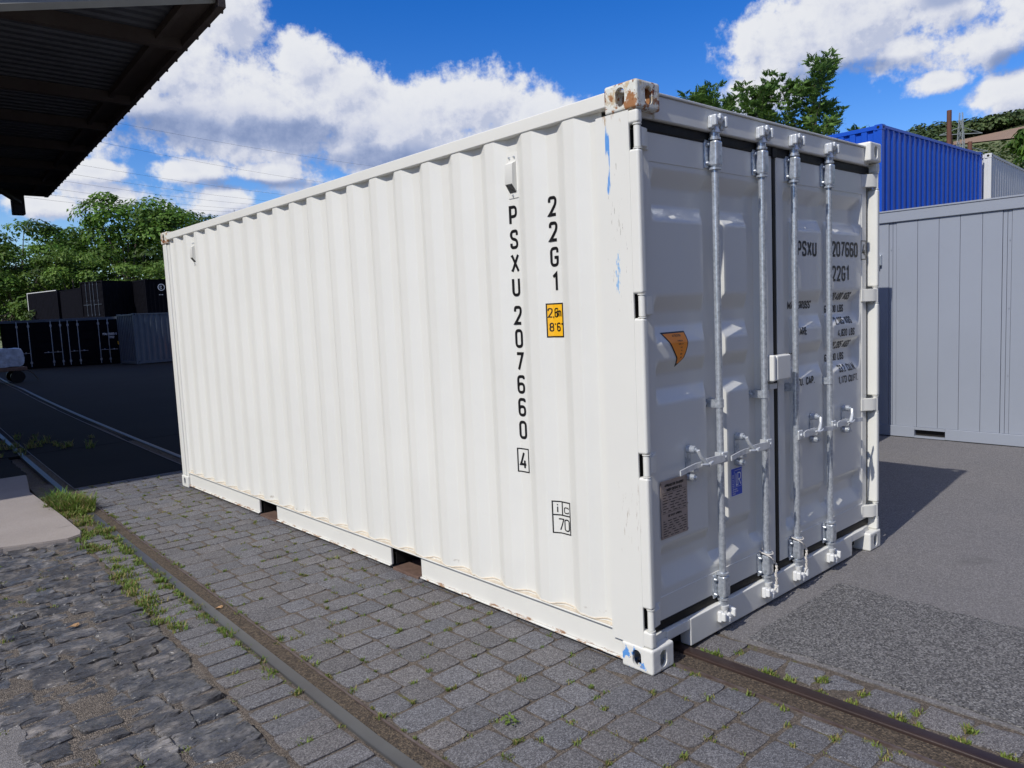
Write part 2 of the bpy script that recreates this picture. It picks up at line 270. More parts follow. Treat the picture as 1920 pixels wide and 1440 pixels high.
# ------------------------------------------------------------------ helpers
def tag(o, label=None, cat=None, group=None, kind=None):
    if label: o['label'] = label
    if cat: o['category'] = cat
    if group: o['group'] = group
    if kind: o['kind'] = kind
    return o
def empty(name, loc=(0, 0, 0), rz=0, parent=None):
    o = bpy.data.objects.new(name, None); COL.objects.link(o); o.location = loc; o.rotation_euler = (0, 0, rz); o.empty_display_size = 0.2
    if parent: o.parent = parent
    return o
def weighted(me, ang):
    """face-area weighted corner normals, so big flat faces stay flat next to small bevels"""
    co = math.cos(R(ang)); fn = [p.normal.copy() for p in me.polygons]; fa = [p.area for p in me.polygons]; vf = [[] for _ in me.vertices]
    for p in me.polygons:
        for v in p.vertices: vf[v].append(p.index)
    out = [None]*len(me.loops)
    for p in me.polygons:
        n0 = fn[p.index]
        for li in p.loop_indices:
            acc = Vector((0, 0, 0))
            for q in vf[me.loops[li].vertex_index]:
                if fn[q].dot(n0) > co: acc += fn[q]*fa[q]
            out[li] = acc.normalized() if acc.length > 1e-12 else n0
    me.normals_split_custom_set([tuple(n) for n in out])
def obj(name, bm, m, parent=None, smooth=None, loc=None):
    me = bpy.data.meshes.new(name); bm.normal_update(); bm.to_mesh(me); bm.free()
    for x in (m if isinstance(m, (list, tuple)) else [m]): me.materials.append(x)
    if smooth is not None:
        me.polygons.foreach_set('use_smooth', [True]*len(me.polygons))
        if smooth < 180: weighted(me, 50)
    o = bpy.data.objects.new(name, me); COL.objects.link(o)
    if parent: o.parent = parent
    if loc: o.location = loc
    return o
def pydata(name, vs_, fs, m, parent=None, smooth=None, cols=None):
    me = bpy.data.meshes.new(name); me.from_pydata(vs_, [], fs)
    for x in (m if isinstance(m, (list, tuple)) else [m]): me.materials.append(x)
    if cols is not None:
        a = me.color_attributes.new('tint', 'FLOAT_COLOR', 'POINT')
        a.data.foreach_set('color', [c for k in cols for c in (k[0], k[1], k[2], 1.0)])
    if smooth is not None:
        me.polygons.foreach_set('use_smooth', [True]*len(me.polygons))
        if smooth < 180: me.set_sharp_from_angle(angle=R(smooth))
    o = bpy.data.objects.new(name, me); COL.objects.link(o)
    if parent: o.parent = parent
    return o
def BM(): return bmesh.new()
def box(bm, x0, x1, y0, y1, z0, z1, bev=0.0, seg=2, mx=None):
    mtx = Matrix.Translation(((x0+x1)/2, (y0+y1)/2, (z0+z1)/2)) @ Matrix.Diagonal((x1-x0, y1-y0, z1-z0, 1))
    if mx is not None: mtx = mx @ mtx
    r = bmesh.ops.create_cube(bm, size=1, matrix=mtx)
    if bev:
        es = list({e for v in r['verts'] for e in v.link_edges})
        bmesh.ops.bevel(bm, geom=es, offset=bev, segments=seg, affect='EDGES', profile=0.5)
    return bm
def cyl(bm, p0, p1, r0, r1=None, seg=14, caps=True):
    p0 = Vector(p0); p1 = Vector(p1); d = p1-p0
    q = d.to_track_quat('Z', 'Y').to_matrix().to_4x4()
    bmesh.ops.create_cone(bm, cap_ends=caps, segments=seg, radius1=r0, radius2=r0 if r1 is None else r1, depth=d.length, matrix=Matrix.Translation((p0+p1)/2) @ q)
    return bm
def tube(bm, pts, rad, seg=7):
    pts = [Vector(p) for p in pts]; rings = []
    for i, p in enumerate(pts):
        d = (pts[min(i+1, len(pts)-1)] - pts[max(i-1, 0)]).normalized()
        a = d.cross(Vector((0, 0, 1))); a = a.normalized() if a.length > 0.1 else d.cross(Vector((1, 0, 0))).normalized()
        b = d.cross(a); r = rad[i] if isinstance(rad, (list, tuple)) else rad
        rings.append([bm.verts.new(p + (a*math.cos(2*math.pi*k/seg) + b*math.sin(2*math.pi*k/seg))*r) for k in range(seg)])
    for i in range(len(rings)-1):
        for k in range(seg): bm.faces.new((rings[i][k], rings[i][(k+1) % seg], rings[i+1][(k+1) % seg], rings[i+1][k]))
    bm.faces.new(rings[0][::-1]); bm.faces.new(rings[-1])
    return bm
def copy_tree(o, parent=None):
    c = o.copy(); COL.objects.link(c); c.parent = parent
    for ch in [x for x in list(o.children)]: copy_tree(ch, c)
    return c
def prism(bm, poly, axis, a, b):
    """extrude a 2-D polygon along an axis ('x','y','z'); poly in the two other coords in order"""
    def P(u, v, w): return {'x': (w, u, v), 'y': (u, w, v), 'z': (u, v, w)}[axis]
    A = [bm.verts.new(P(u, v, a)) for u, v in poly]; B = [bm.verts.new(P(u, v, b)) for u, v in poly]; n = len(poly)
    bm.faces.new(A[::-1]); bm.faces.new(B)
    for i in range(n): bm.faces.new((A[i], A[(i+1) % n], B[(i+1) % n], B[i]))
    bmesh.ops.recalc_face_normals(bm, faces=bm.faces); return bm

# ------------------------------------------------------------------ stroke lettering
S_ = .2
GL = {
 '0': (.40, [(1, [(0,0),(1,0),(1,1),(0,1)])]), 'O': (.40, [(1, [(0,0),(1,0),(1,1),(0,1)])]),
 'D': (.40, [(1, [(0,0,0),(1,0),(1,1),(0,1,0)])]),
 '2': (.40, [(0, [(0,.74),(0,1),(1,1),(1,.62),(0,.0,0),(1,0)])]),
 'P': (.40, [(0, [(0,0),(0,1,0),(1,1),(1,.43),(0,.43)])]),
 'S': (.40, [(0, [(1,.74),(1,1),(0,1),(0,.56),(1,.44),(1,0),(0,0),(0,.26)])]),
 'X': (.44, [(0, [(0,0),(1,1)]), (0, [(0,1),(1,0)])]),
 'U': (.40, [(0, [(0,1),(0,0),(1,0),(1,1)])]),
 '7': (.40, [(0, [(0,1,0),(1,1,0),(.25,0)])]),
 '6': (.40, [(1, [(0,0),(1,0),(1,.54),(0,.54)]), (0, [(0,.3),(0,1),(1,1),(1,.84)])]),
 '9': (.40, [(1, [(0,1),(1,1),(1,.42),(0,.42)]), (0, [(1,.7),(1,0),(0,0),(0,.24)])]),
 '4': (.42, [(0, [(.62,1),(0,.24,0),(1,.24)]), (0, [(.74,.5),(.74,0)])]),
 'G': (.40, [(0, [(1,.74),(1,1),(0,1),(0,0),(1,0),(1,.46,0),(.5,.46)])]),
 '1': (.26, [(0, [(0,.80),(.8,1,0),(.8,0)])]),
 '3': (.40, [(0, [(0,.8),(0,1),(1,1),(1,.53,.1),(.4,.53)]), (0, [(.5,.53),(1,.53,.1),(1,0),(0,0),(0,.22)])]),
 '5': (.40, [(0, [(1,1),(0,1,0),(0,.58,0),(1,.58),(1,0),(0,0),(0,.22)])]),
 '8': (.40, [(1, [(0,0),(1,0),(1,.52),(0,.52)]), (1, [(.05,.52),(.95,.52),(.95,1),(.05,1)])]),
 'M': (.52, [(0, [(0,0),(0,1,0),(.5,.3,0),(1,1,0),(1,0)])]), 'N': (.42, [(0, [(0,0),(0,1,0),(1,0,0),(1,1)])]),
 'A': (.46, [(0, [(0,0),(.5,1,0),(1,0)]), (0, [(.2,.28),(.8,.28)])]),
 'R': (.40, [(0, [(0,0),(0,1,0),(1,1),(1,.46),(0,.46)]), (0, [(.45,.46),(1,0)])]),
 'K': (.42, [(0, [(0,0),(0,1)]), (0, [(1,1),(0,.36)]), (0, [(.4,.6),(1,0)])]),
 'L': (.36, [(0, [(0,1),(0,0,0),(1,0)])]), 'T': (.42, [(0, [(0,1),(1,1)]), (0, [(.5,1),(.5,0)])]),
 'B': (.40, [(1, [(0,0,0),(1,0),(1,.53),(0,.53,0)]), (1, [(0,.53,0),(.94,.53),(.94,1),(0,1,0)])]),
 'E': (.36, [(0, [(1,1),(0,1,0),(0,0,0),(1,0)]), (0, [(0,.52),(.85,.52)])]), 'F': (.36, [(0, [(1,1),(0,1,0),(0,0)]), (0, [(0,.5),(.85,.5)])]),
 'C': (.40, [(0, [(1,.74),(1,1),(0,1),(0,0),(1,0),(1,.26)])]), 'I': (.08, [(0, [(.5,0),(.5,1)])]),
 'Y': (.42, [(0, [(0,1),(.5,.45,0),(1,1)]), (0, [(.5,.45),(.5,0)])]), 'V': (.44, [(0, [(0,1),(.5,0,0),(1,1)])]), 'H': (.42, [(0, [(0,0),(0,1)]), (0, [(1,0),(1,1)]), (0, [(0,.5),(1,.5)])]),
 '.': (.06, [(0, [(.5,-.05),(.5,.09)])]), ',': (.08, [(0, [(.5,.09),(.2,-.16)])]),
 "'": (.06, [(0, [(.6,1),(.3,.8)])]), '"': (.18, [(0, [(.2,1),(.1,.8)]), (0, [(.9,1),(.8,.8)])]),
 'i': (.1, [(0, [(.5,0),(.5,.68)]), (0, [(.5,.86),(.5,1)])]), 'c': (.38, [(0, [(1,.5),(1,.68),(0,.68),(0,0),(1,0),(1,.18)])]),
 'm': (.60, [(0, [(0,0),(0,.68)]), (0, [(0,.5),(0,.68),(.5,.68),(.5,0)]), (0, [(.5,.5),(.5,.68),(1,.68),(1,0)])]),
 '-': (.3, [(0, [(0,.5),(1,.5)])]), ':': (.06, [(0, [(.5,0),(.5,.12)]), (0, [(.5,.5),(.5,.62)])]), ' ': (.25, []),
}
def rounded(pts, closed, r0):
    n = len(pts); out = []
    for i, p in enumerate(pts):
        P = Vector(p[:2]); r = p[2] if len(p) > 2 else r0
        if (not closed and i in (0, n-1)) or r <= 0: out.append(P); continue
        A = Vector(pts[i-1][:2]); B = Vector(pts[(i+1) % n][:2]); da = (A-P); db = (B-P)
        rr = min(r, da.length*.5, db.length*.5)
        a = P+da.normalized()*rr; b = P+db.normalized()*rr
        for k in range(6):
            t = k/5; out.append(a*(1-t)**2 + P*2*t*(1-t) + b*t*t)
    return out
def stroke(bm, pts, closed, w, mp, lift, step=0.012):
    P = []
    n = len(pts)
    for i in range(n if closed else n-1):
        a = pts[i]; b = pts[(i+1) % n]; k = max(1, int((b-a).length/step))
        for j in range(k): P.append(a.lerp(b, j/k))
    if not closed: P.append(pts[-1])
    Q = [P[0]]
    for p in P[1:]:
        if (p-Q[-1]).length > 1e-5: Q.append(p)
    P = Q; n = len(P); LR = []
    for i in range(n):
        a = P[i-1] if (i or closed) else None; b = P[(i+1) % n] if (i < n-1 or closed) else None
        d1 = (P[i]-a).normalized() if a is not None else None; d2 = (b-P[i]).normalized() if b is not None else None
        if d1 is None: d1 = d2
        if d2 is None: d2 = d1
        t = d1+d2
        t = t.normalized() if t.length > 1e-4 else d1
        nn = Vector((-t.y, t.x)); c = max(0.5, nn.dot(Vector((-d1.y, d1.x))))
        o = nn*(w/2/c)
        LR.append((bm.verts.new(mp(P[i].x+o.x, P[i].y+o.y, lift)), bm.verts.new(mp(P[i].x-o.x, P[i].y-o.y, lift))))
    for i in range(n if closed else n-1):
        a = LR[i]; b = LR[(i+1) % n]
        try: bm.faces.new((a[0], a[1], b[1], b[0]))
        except ValueError: pass
LIFT = [0]
def text(bm, s, u, v, h, mp, sw=.13, wf=1.0, gap=.16, align='l', lift0=0.0015):
    """lettering in stroke glyphs; u,v lower-left (or right end) on the surface, mp(u,v,lift)->3-D"""
    tot = sum(GL[c][0]*wf+gap for c in s)*h - gap*h
    x = u if align == 'l' else (u-tot if align == 'r' else u-tot/2)
    for c in s:
        w, st = GL[c]; w = w*wf*h
        for closed, pts in st:
            LIFT[0] = (LIFT[0]+1) % 9
            ins = sw*h/2
            q = [(x+ins*0+p[0]*w, v+ins+p[1]*(h-2*ins)) + ((p[2]*h,) if len(p) > 2 else ()) for p in pts]
            stroke(bm, rounded(q, closed, .19*h), closed, sw*h, mp, lift0+LIFT[0]*0.00012)
        x += w+gap*h
def stripshape(bm, rows, mp, lift, nu=8):
    prev = None
    for v, a, b in rows:
        cur = [bm.verts.new(mp(a+(b-a)*k/nu, v, lift)) for k in range(nu+1)]
        if prev:
            for k in range(nu): bm.faces.new((prev[k], prev[k+1], cur[k+1], cur[k]))
        prev = cur
def rectpts(u0, u1, v0, v1): return [Vector((u0, v0)), Vector((u1, v0)), Vector((u1, v1)), Vector((u0, v1))]

# ------------------------------------------------------------------ container pieces (local frame: door end at y=0, +y away, z up)
W, H = 2.438, 2.591
def casting_mesh(name, m):
    """ISO corner casting, 0.178 long (y) x 0.162 wide (x) x 0.118 high, oval holes on outer faces (x=0, y=0) and top"""
    w, l, h = .162, .178, .118
    bm = BM(); box(bm, 0, w, 0, l, 0, h, 0.011, 3)
    me = bpy.data.meshes.new('c'); bm.to_mesh(me); bm.free(); o = bpy.data.objects.new('c', me); COL.objects.link(o)
    cutters = []
    def cutter(build):
        b = BM(); build(b); bmesh.ops.recalc_face_normals(b, faces=b.faces); mm = bpy.data.meshes.new('k'); b.to_mesh(mm); b.free(); c = bpy.data.objects.new('k', mm); COL.objects.link(c)
        md = o.modifiers.new('b', 'BOOLEAN'); md.operation = 'DIFFERENCE'; md.solver = 'EXACT'; md.object = c; cutters.append(c)
    def oval(cx, cy, rx, ry, n=20):
        pts = []
        for k in range(n):
            a = 2*math.pi*k/n; pts.append((cx+rx*math.cos(a), cy+math.copysign(max(0, ry-rx), math.sin(a))+rx*math.sin(a)))
        return pts
    cutter(lambda b: box(b, .014, w-.012, .014, l-.012, .012, h-.012))
    cutter(lambda b: prism(b, oval(l*.5, h*.5, .0255, .040), 'x', -.02, .03))
    cutter(lambda b: prism(b, oval(w*.5, h*.5, .0255, .040), 'y', -.02, .03))
    cutter(lambda b: prism(b, oval(w*.5, l*.5, .031, .062), 'z', h-.03, h+.02))
    dg = bpy.context.evaluated_depsgraph_get(); me2 = bpy.data.meshes.new_from_object(o.evaluated_get(dg)); me2.name = name
    for c in cutters: bpy.data.objects.remove(c)
    bpy.data.objects.remove(o)
    me2.materials.clear(); me2.materials.append(m)
    return me2
def place_casting(me, parent, fx, fy, fz, Lc, m):
    """mirrored copy of the casting mesh at one of the eight corners"""
    b = BM(); b.from_mesh(me)
    for v in b.verts:
        x, y, z = v.co
        v.co = (W-x if fx else x, Lc-y if fy else y, H-.118+z if fz else .118-z)
    if (fx + fy + (0 if fz else 1)) % 2 == 1: bmesh.ops.reverse_faces(b, faces=b.faces)
    return obj('corner_casting', b, m, parent)
def corr_profile(a, b, first, pitch=.278, outer=.072, slope=.068, depth=.032):
    """list of (pos, depth) breakpoints of a trapezoidal corrugation between a and b; 'first' is the centre of one outer flat"""
    pts = []; k0 = math.floor((a-first)/pitch)-1; c = first+k0*pitch
    while c < b+pitch:
        h = outer/2
        pts += [(c-h-slope, depth), (c-h, 0), (c+h, 0), (c+h+slope, depth)]; c += pitch
    out = []
    def at(p):
        for (p0, d0), (p1, d1) in zip(pts, pts[1:]):
            if p0 <= p <= p1: return d0+(d1-d0)*((p-p0)/(p1-p0) if p1 > p0 else 0)
        return 0
    out = [(a, at(a))]+[q for q in pts if a < q[0] < b]+[(b, at(b))]
    return out, at
def corr_sheet(bm, prof, z0, z1, place, thick=.004, soft=.009):
    """corrugated sheet with slightly rounded creases and real thickness"""
    P = []
    for i, (p, d) in enumerate(prof):
        if 0 < i < len(prof)-1:
            a = Vector(prof[i-1]); b = Vector(prof[i+1]); c = Vector((p, d))
            u = c+(a-c).normalized()*soft; w = c+(b-c).normalized()*soft
            P += [u, (u+w)*.25+c*.5, w]
        else: P.append(Vector((p, d)))
    for sgn, dd in ((0, 0), (1, thick)):
        prev = None
        for q in P:
            cur = (bm.verts.new(place(q.x, q.y+dd, z0)), bm.verts.new(place(q.x, q.y+dd, z1)))
            if prev: bm.faces.new((prev[0], cur[0], cur[1], prev[1]) if not sgn else (prev[1], cur[1], cur[0], prev[0]))
            prev = cur

SIDE_FIRST = .403; PX = 0.010            # side panel outer face at x=PX
_, side_at = corr_profile(.23, 5.9, SIDE_FIRST)
def side_map(u, v, lift):                 # u = -y on the long side
    y = -u; return (PX+side_at(y)-lift, y, v)
# door surface
D_ = .042; DY = .066
GZ = [(2.254, 2.177, 2.095, 2.027), (1.694, 1.615, 1.556, 1.474), (1.400, 1.330, 1.267, 1.195), (.547, .485, .430, .340)]
def sm(t): t = max(0, min(1, t)); return t*t*(3-2*t)*0.2+t*0.8
def trap(p, a, b, c, d):                 # rises a..b, flat, falls c..d  (a<b<c<d)
    if p <= a or p >= d: return 0
    if p < b: return sm((p-a)/(b-a))
    if p > c: return sm((d-p)/(d-c))
    return 1
LEAF = [dict(x0=.075, x1=1.196, g=(.165, .195, 1.075, 1.115), ch=[(.553, .600, .705, .735), (.945, .985, 1.075, 1.115)]),
        dict(x0=1.238, x1=2.363, g=(1.315, 1.352, 2.245, 2.288), ch=[(1.315, 1.352, 1.450, 1.475), (1.762, 1.802, 1.865, 1.895)])]
def door_depth(x, z):
    L_ = LEAF[0] if x < 1.217 else LEAF[1]
    g = max(trap(z, q[3], q[2], q[1], q[0]) for q in GZ)*trap(x, *L_['g'])
    c = max(trap(x, *q) for q in L_['ch'])*trap(z, .345, .40, 2.19, 2.25)
    fr = -0.003 if (z > 2.279 or z < .305 or x < L_['g'][0]-.012 or x > L_['g'][3]+.012) else 0
    return D_*max(g, c)+fr
def door_map(x, z, lift): return (x, DY+door_depth(x, z)-lift, z)

# =================================================================== SETTING: ground
def railx(y):
    t = max(0, y-.5); return .345+.028*t+.001*t*t
def gz_(y): return -max(0.0, y-24)*0.0135
def quadgrid(name, xs, ys, zf, m, label=None, kind='structure', cat=None):
    vs_ = [(x, y, zf(x, y)) for y in ys for x in xs]; nx = len(xs)
    fs = [(j*nx+i, j*nx+i+1, (j+1)*nx+i+1, (j+1)*nx+i) for j in range(len(ys)-1) for i in range(nx-1)]
    o = pydata(name, vs_, fs, m, smooth=180); tag(o, label, cat, kind=kind); return o
quadgrid('ground', [-3000, -300, -60, -20, 0, 20, 60, 300, 3000], [-2000, -100, -20, 0, 10, 24, 44, 60, 300, 3000], lambda x, y: -.04+gz_(min(y, 60)), M['soil'], 'dark bare soil under the whole yard', cat='ground')
def frange(a, b, s):
    n = max(1, int(round((b-a)/s))); return [a+(b-a)*i/n for i in range(n+1)]
def sheet(name, outline_l, outline_r, ys, m, z, label, bumpy=0.003):
    """sheet between two wobbling borders x=outline_l(y) and outline_r(y)"""
    vs_ = []; fs = []; n = 14
    for y in ys:
        a = outline_l(y); b = outline_r(y)
        for k in range(n+1):
            x = a+(b-a)*(k/n)
            vs_.append((x, y, z+gz_(y)+bumpy*noise.noise(Vector((x*2.2, y*2.2, 3)))))
    for j in range(len(ys)-1):
        for i in range(n): a = j*(n+1)+i; fs.append((a, a+1, a+n+2, a+n+1))
    # skirts
    N0 = len(vs_)
    for side in (0, n):
        base = len(vs_)
        for j in range(len(ys)): x, y, zz = vs_[j*(n+1)+side]; vs_.append((x, y, zz-.035))
        for j in range(len(ys)-1):
            q = (j*(n+1)+side, (j+1)*(n+1)+side, base+j+1, base+j); fs.append(q if side else q[::-1])
    for row in (0, len(ys)-1):
        base = len(vs_)
        for k in range(n+1): x, y, zz = vs_[row*(n+1)+k]; vs_.append((x, y, zz-.035))
        for k in range(n):
            q = (row*(n+1)+k, base+k, base+k+1, row*(n+1)+k+1); fs.append(q if row else q[::-1])
    o = pydata(name, vs_, fs, m, smooth=40); tag(o, label, 'ground', kind='structure'); return o
wob = lambda y, s=9, a=.02, p=0: a*noise.noise(Vector((y*s, p, 0)))+a*.6*noise.noise(Vector((y*s*3.1, p+5, 0)))
ysn = frange(-8, 6.98, .03)
sheet('asphalt_pavement', lambda y: railx(y)+.245+wob(y, 7, .018), lambda y: 30, ysn, M['asph'], 0.0, 'smooth grey asphalt of the yard to the right of the container')
sheet('asphalt_patch', lambda y: max(.62, .62)+wob(y, 9, .02, 3), lambda y: 1.585+wob(y, 3, .05, 8)+wob(y, 25, .02, 2), frange(-6, -.10, .02), M['asphc'], 0.0065, 'coarse stony asphalt patch in front of the container doors')
sheet('asphalt_verge', lambda y: -40, lambda y: -2.12-.05*max(0, y-1)+wob(y, 4, .06, 12), frange(-8, 4.72, .03), M['asph'], -.004, 'worn asphalt left of the old cobbles')
sheet('yard_asphalt', lambda y: -60, lambda y: 90, frange(10.0, 58, 1.0), M['asph_shade'], 0.0, 'asphalt yard behind the container, shade painted into its colour', 0.004)
sheet('track_asphalt', lambda y: -1.05 + (railx(y)-.345), lambda y: 30, frange(6.97, 10.02, .05), M['asph_shade'], -.002, 'asphalt between the rails, colour darkened to stand for shade')
sheet('shaded_pavement', lambda y: -40, lambda y: -1.30+wob(y, 3, .05, 2)+(railx(y)-.345), frange(8.2, 10.02, .05), M['asph_shade'], -.004, 'pavement left of the track, shade put into its dark colour')

# concrete slab with a rounded corner
bm = BM()
pts = []
for k in range(7):
    a = k/6*math.pi/2; pts.append((-1.28-.10+.16*math.cos(a)-.0, 4.84-.16*math.sin(a)))
poly = [(-1.19, 8.15), (-9, 8.2), (-9, 4.74), (-1.6, 4.72)]+[(p[0], p[1]) for p in reversed(pts)]
poly = [(-9, 4.80), (-2.5, 4.83), (-1.75, 4.80), (-1.50, 4.70), (-1.34, 4.66), (-1.235, 4.72), (-1.205, 4.84), (-1.195, 5.6), (-1.20, 7.0), (-1.05, 8.1), (-9, 8.16)]
prism(bm, poly, 'z', -.04, .035)
bmesh.ops.bevel(bm, geom=[e for e in bm.edges if all(v.co.z > 0 for v in e.verts)], offset=.008, segments=2, affect='EDGES')
tag(obj('concrete_slab', bm, M['slab']), 'pale concrete slab beside the rail, half in shade', 'pavement', kind='structure')

# joint filling just under the stone tops
sheet('joint_sand', lambda y: -1.45+.045*max(0, y-.5), lambda y: railx(y)+.25, frange(-4, 7.45, .05), M['soil'], -.0062, 'brown soil in the joints of the block paving', 0.003)
sheet('cobble_sand', lambda y: -2.6, lambda y: -1.42+.045*max(0, y-.5), frange(-4, 4.76, .02), M['sand'], -.0085, 'sandy grit between the old cobbles', 0.010)
# paving blocks
def stones(name, cells, m, label, nx=7, ny=7, rough=.0012, edge=.16, base=-.032, irregular=.06, zj=.003, cleft=0.0, tintr=.12, pw=14):
    vs_ = []; fs = []; cols = []
    for (cx, cy, w, l, rot) in cells:
        seed = random.random()*100; tz = random.uniform(-zj, zj); tx = random.uniform(-1, 1)*zj*1.2; ty = random.uniform(-1, 1)*zj*1.2
        t = 1+random.uniform(-tintr, tintr); warm = random.uniform(-.03, .03); c = (t*(1+warm), t, t*(1-warm*1.2))
        crn = {(sx, sy): (random.uniform(-1, 1)*irregular, random.uniform(-1, 1)*irregular) for sx in (-1, 1) for sy in (-1, 1)}
        b0 = len(vs_); cr, sr = math.cos(rot), math.sin(rot)
        for j in range(-1, ny+1):
            for i in range(-1, nx+1):
                ii = min(max(i, 0), nx-1); jj = min(max(j, 0), ny-1)
                s = 2*ii/(nx-1)-1; q = 2*jj/(ny-1)-1
                # denser near the edge
                s2 = math.copysign(abs(s)**.75, s); q2 = math.copysign(abs(q)**.75, q)
                r = (abs(s2)**pw+abs(q2)**pw)**(1/pw); k = 1.0/max(1.0, r) if r > 0 else 1
                s3, q3 = s2*k, q2*k
                ox = sum(crn[(a, b)][0]*(1+a*s3)*(1+b*q3)/4 for a in (-1, 1) for b in (-1, 1)); oy = sum(crn[(a, b)][1]*(1+a*s3)*(1+b*q3)/4 for a in (-1, 1) for b in (-1, 1))
                x = (s3+ox)*w/2; y = (q3+oy)*l/2
                if irregular > .08:
                    x += .010*noise.noise(Vector((s3*1.5, q3*1.5, seed))); y += .010*noise.noise(Vector((s3*1.5, q3*1.5, seed+9)))
                e = max(abs(s3), abs(q3)); drop = max(0, (e-(1-edge))/edge)
                z = tz+tx*s3+ty*q3-.004*drop**2+rough*noise.noise(Vector((x*60, y*60, seed)))
                if cleft:
                    n1 = noise.noise(Vector((x*9+seed, y*26, seed))); n2 = noise.noise(Vector((x*22, y*70+seed, seed)))
                    z += cleft*(abs(n1)*1.4-.35)+cleft*.5*n2-.004*drop**2
                if i in (-1, nx) or j in (-1, ny): z = base
                vs_.append((cx+x*cr-y*sr, cy+x*sr+y*cr, z)); cols.append(c)
        N = nx+2
        for j in range(ny+1):
            for i in range(nx+1):
                if (i in (0, nx)) and (j in (0, ny)): continue
                a = b0+j*N+i; fs.append((a, a+1, a+N+1, a+N))
    o = pydata(name, vs_, fs, m, smooth=50, cols=cols); tag(o, label, 'pavement', kind='structure'); return o
cells = []; joints = []          # joints: (x, y) spots for weeds
y = -3.2; row = 0
while y < 6.80:
    ph = random.uniform(.02, .12)+(row % 2)*.09; x = -1.022+(railx(y)-.345)
    xe = .160+(railx(y)-.345)
    first = True
    while x < xe-.05:
        w = random.choice([.155, .165, .17, .175, .18, .185, .24]) if not first else ph+.08
        first = False
        if xe-(x+w) < .07: w = xe-x
        if w > .30: w *= .5
        cells.append((x+w/2, y+.086+.004*math.sin(x*7+row), w-.013, .172-.012, random.uniform(-.02, .02)))
        joints.append((x, y+random.uniform(0, .17))); joints.append((x+random.uniform(0, w), y)); x += w
    y += .172; row += 1
stones('block_paving', cells, M['block'], 'grey concrete block paving between the two rails', irregular=.06, pw=8, zj=.002)
cells2 = []; joints2 = []
y = -3.2
while y < 4.8:                    # single course left of the left rail
    h = random.uniform(.125, .15); x0 = -1.43+.045*max(0, y-.5); xr = -1.188+(railx(y)-.345)
    cells2.append(((x0+xr)/2, y+h/2, xr-x0-.008, h-.009, random.uniform(-.02, .02))); joints2.append((random.uniform(x0, xr), y)); joints2.append((xr+.01, y)); y += h
stones('block_border', cells2, M['block'], 'single course of grey blocks between the cobbles and the left rail', irregular=.05)
cells3 = []; joints3 = []
y = -3.2
while y < 6.80:                   # single course right of the right rail
    h = random.uniform(.175, .21); xl = railx(y)+.045; cells3.append((xl+.085, y+h/2, .165, h-.02, random.uniform(-.04, .04))); joints3.append((xl-.02, y+random.uniform(0, .1))); joints3.append((xl-.02, y+random.uniform(0, .2))); joints3.append((xl+.08, y)); y += h
stones('stone_border', cells3, M['block'], 'single course of grey stones along the right rail', irregular=.09, zj=.004)
cells4 = []; joints4 = []
y = -2.2; row = 0
while y < 4.72:
    h = random.uniform(.115, .15); xl = -2.12-.05*max(0, y-1)-random.uniform(0, .12); x = xl+random.uniform(-.1, .1)*0; xe = -1.45+.045*max(0, y-.5)
    if y > 4.2: pass
    while x < xe-.05:
        w = random.uniform(.14, .26)
        if xe-(x+w) < .08: w = xe-x
        cells4.append((x+w/2, y+h/2+.012*math.sin(x*5+y), w-.009, h-.009, random.uniform(-.07, .07))); joints4.append((x, y)); x += w
    y += h; row += 1
stones('cobble_paving', cells4, M['cobble'], 'old dark slate cobbles with gritty joints', nx=16, ny=13, irregular=.14, zj=.007, cleft=.0115, tintr=.25, edge=.14, pw=7)

# ------------------------------------------------------------------ rails
def rail_sweep(name, sections, ys, off, label):
    root = empty(name, (0, 0, 0)); tag(root, label, 'rail')
    for nm, poly, m in sections:
        bm = BM(); prev = None
        for y in ys:
            c = railx(y)+off; z = gz_(y)
            cur = [bm.verts.new((c+px, y, z+pz)) for px, pz in poly]
            if prev:
                n = len(poly)
                for k in range(n): bm.faces.new((prev[k], prev[(k+1) % n], cur[(k+1) % n], cur[k]))
            prev = cur
        bmesh.ops.recalc_face_normals(bm, faces=bm.faces)
        obj(nm, bm, m, root, smooth=35)
    return root
ysr = frange(-4, 8, .25)+frange(9, 48, 1)
# origin = gauge face of the right rail head outer edge; left rail mirrored at -1.49
rail_sweep('tram_rail', [('rail_head', [(-.062, -.03), (-.062, .006), (-.054, .013), (-.006, .014), (.002, .006), (.002, -.03)], M['steel_r']),
                         ('groove_filling', [(-.166, -.03), (-.166, .000), (-.11, -.002), (-.064, -.001), (-.064, -.03)], M['grit']),
                         ('rail_flange', [(-.178, -.03), (-.178, .004), (-.167, .004), (-.167, -.03)], M['flange'])], ysr, 0, 'dark rusted grooved rail running out from under the container doors')
rail_sweep('tram_rail', [('rail_head', [(-.058, -.03), (-.058, .002), (-.054, .0055), (-.003, .0055), (.000, .002), (.000, -.03)], M['steel_l']),
                         ('groove_filling', [(.001, -.03), (.001, -.001), (.035, -.0025), (.070, -.001), (.070, -.03)], M['grit']),
                         ('rail_flange', [(.071, -.03), (.071, .003), (.081, .003), (.081, -.03)], M['flange'])], ysr, -1.460, 'grooved rail beside the cobbles, silvery sheen put into its steel colour')

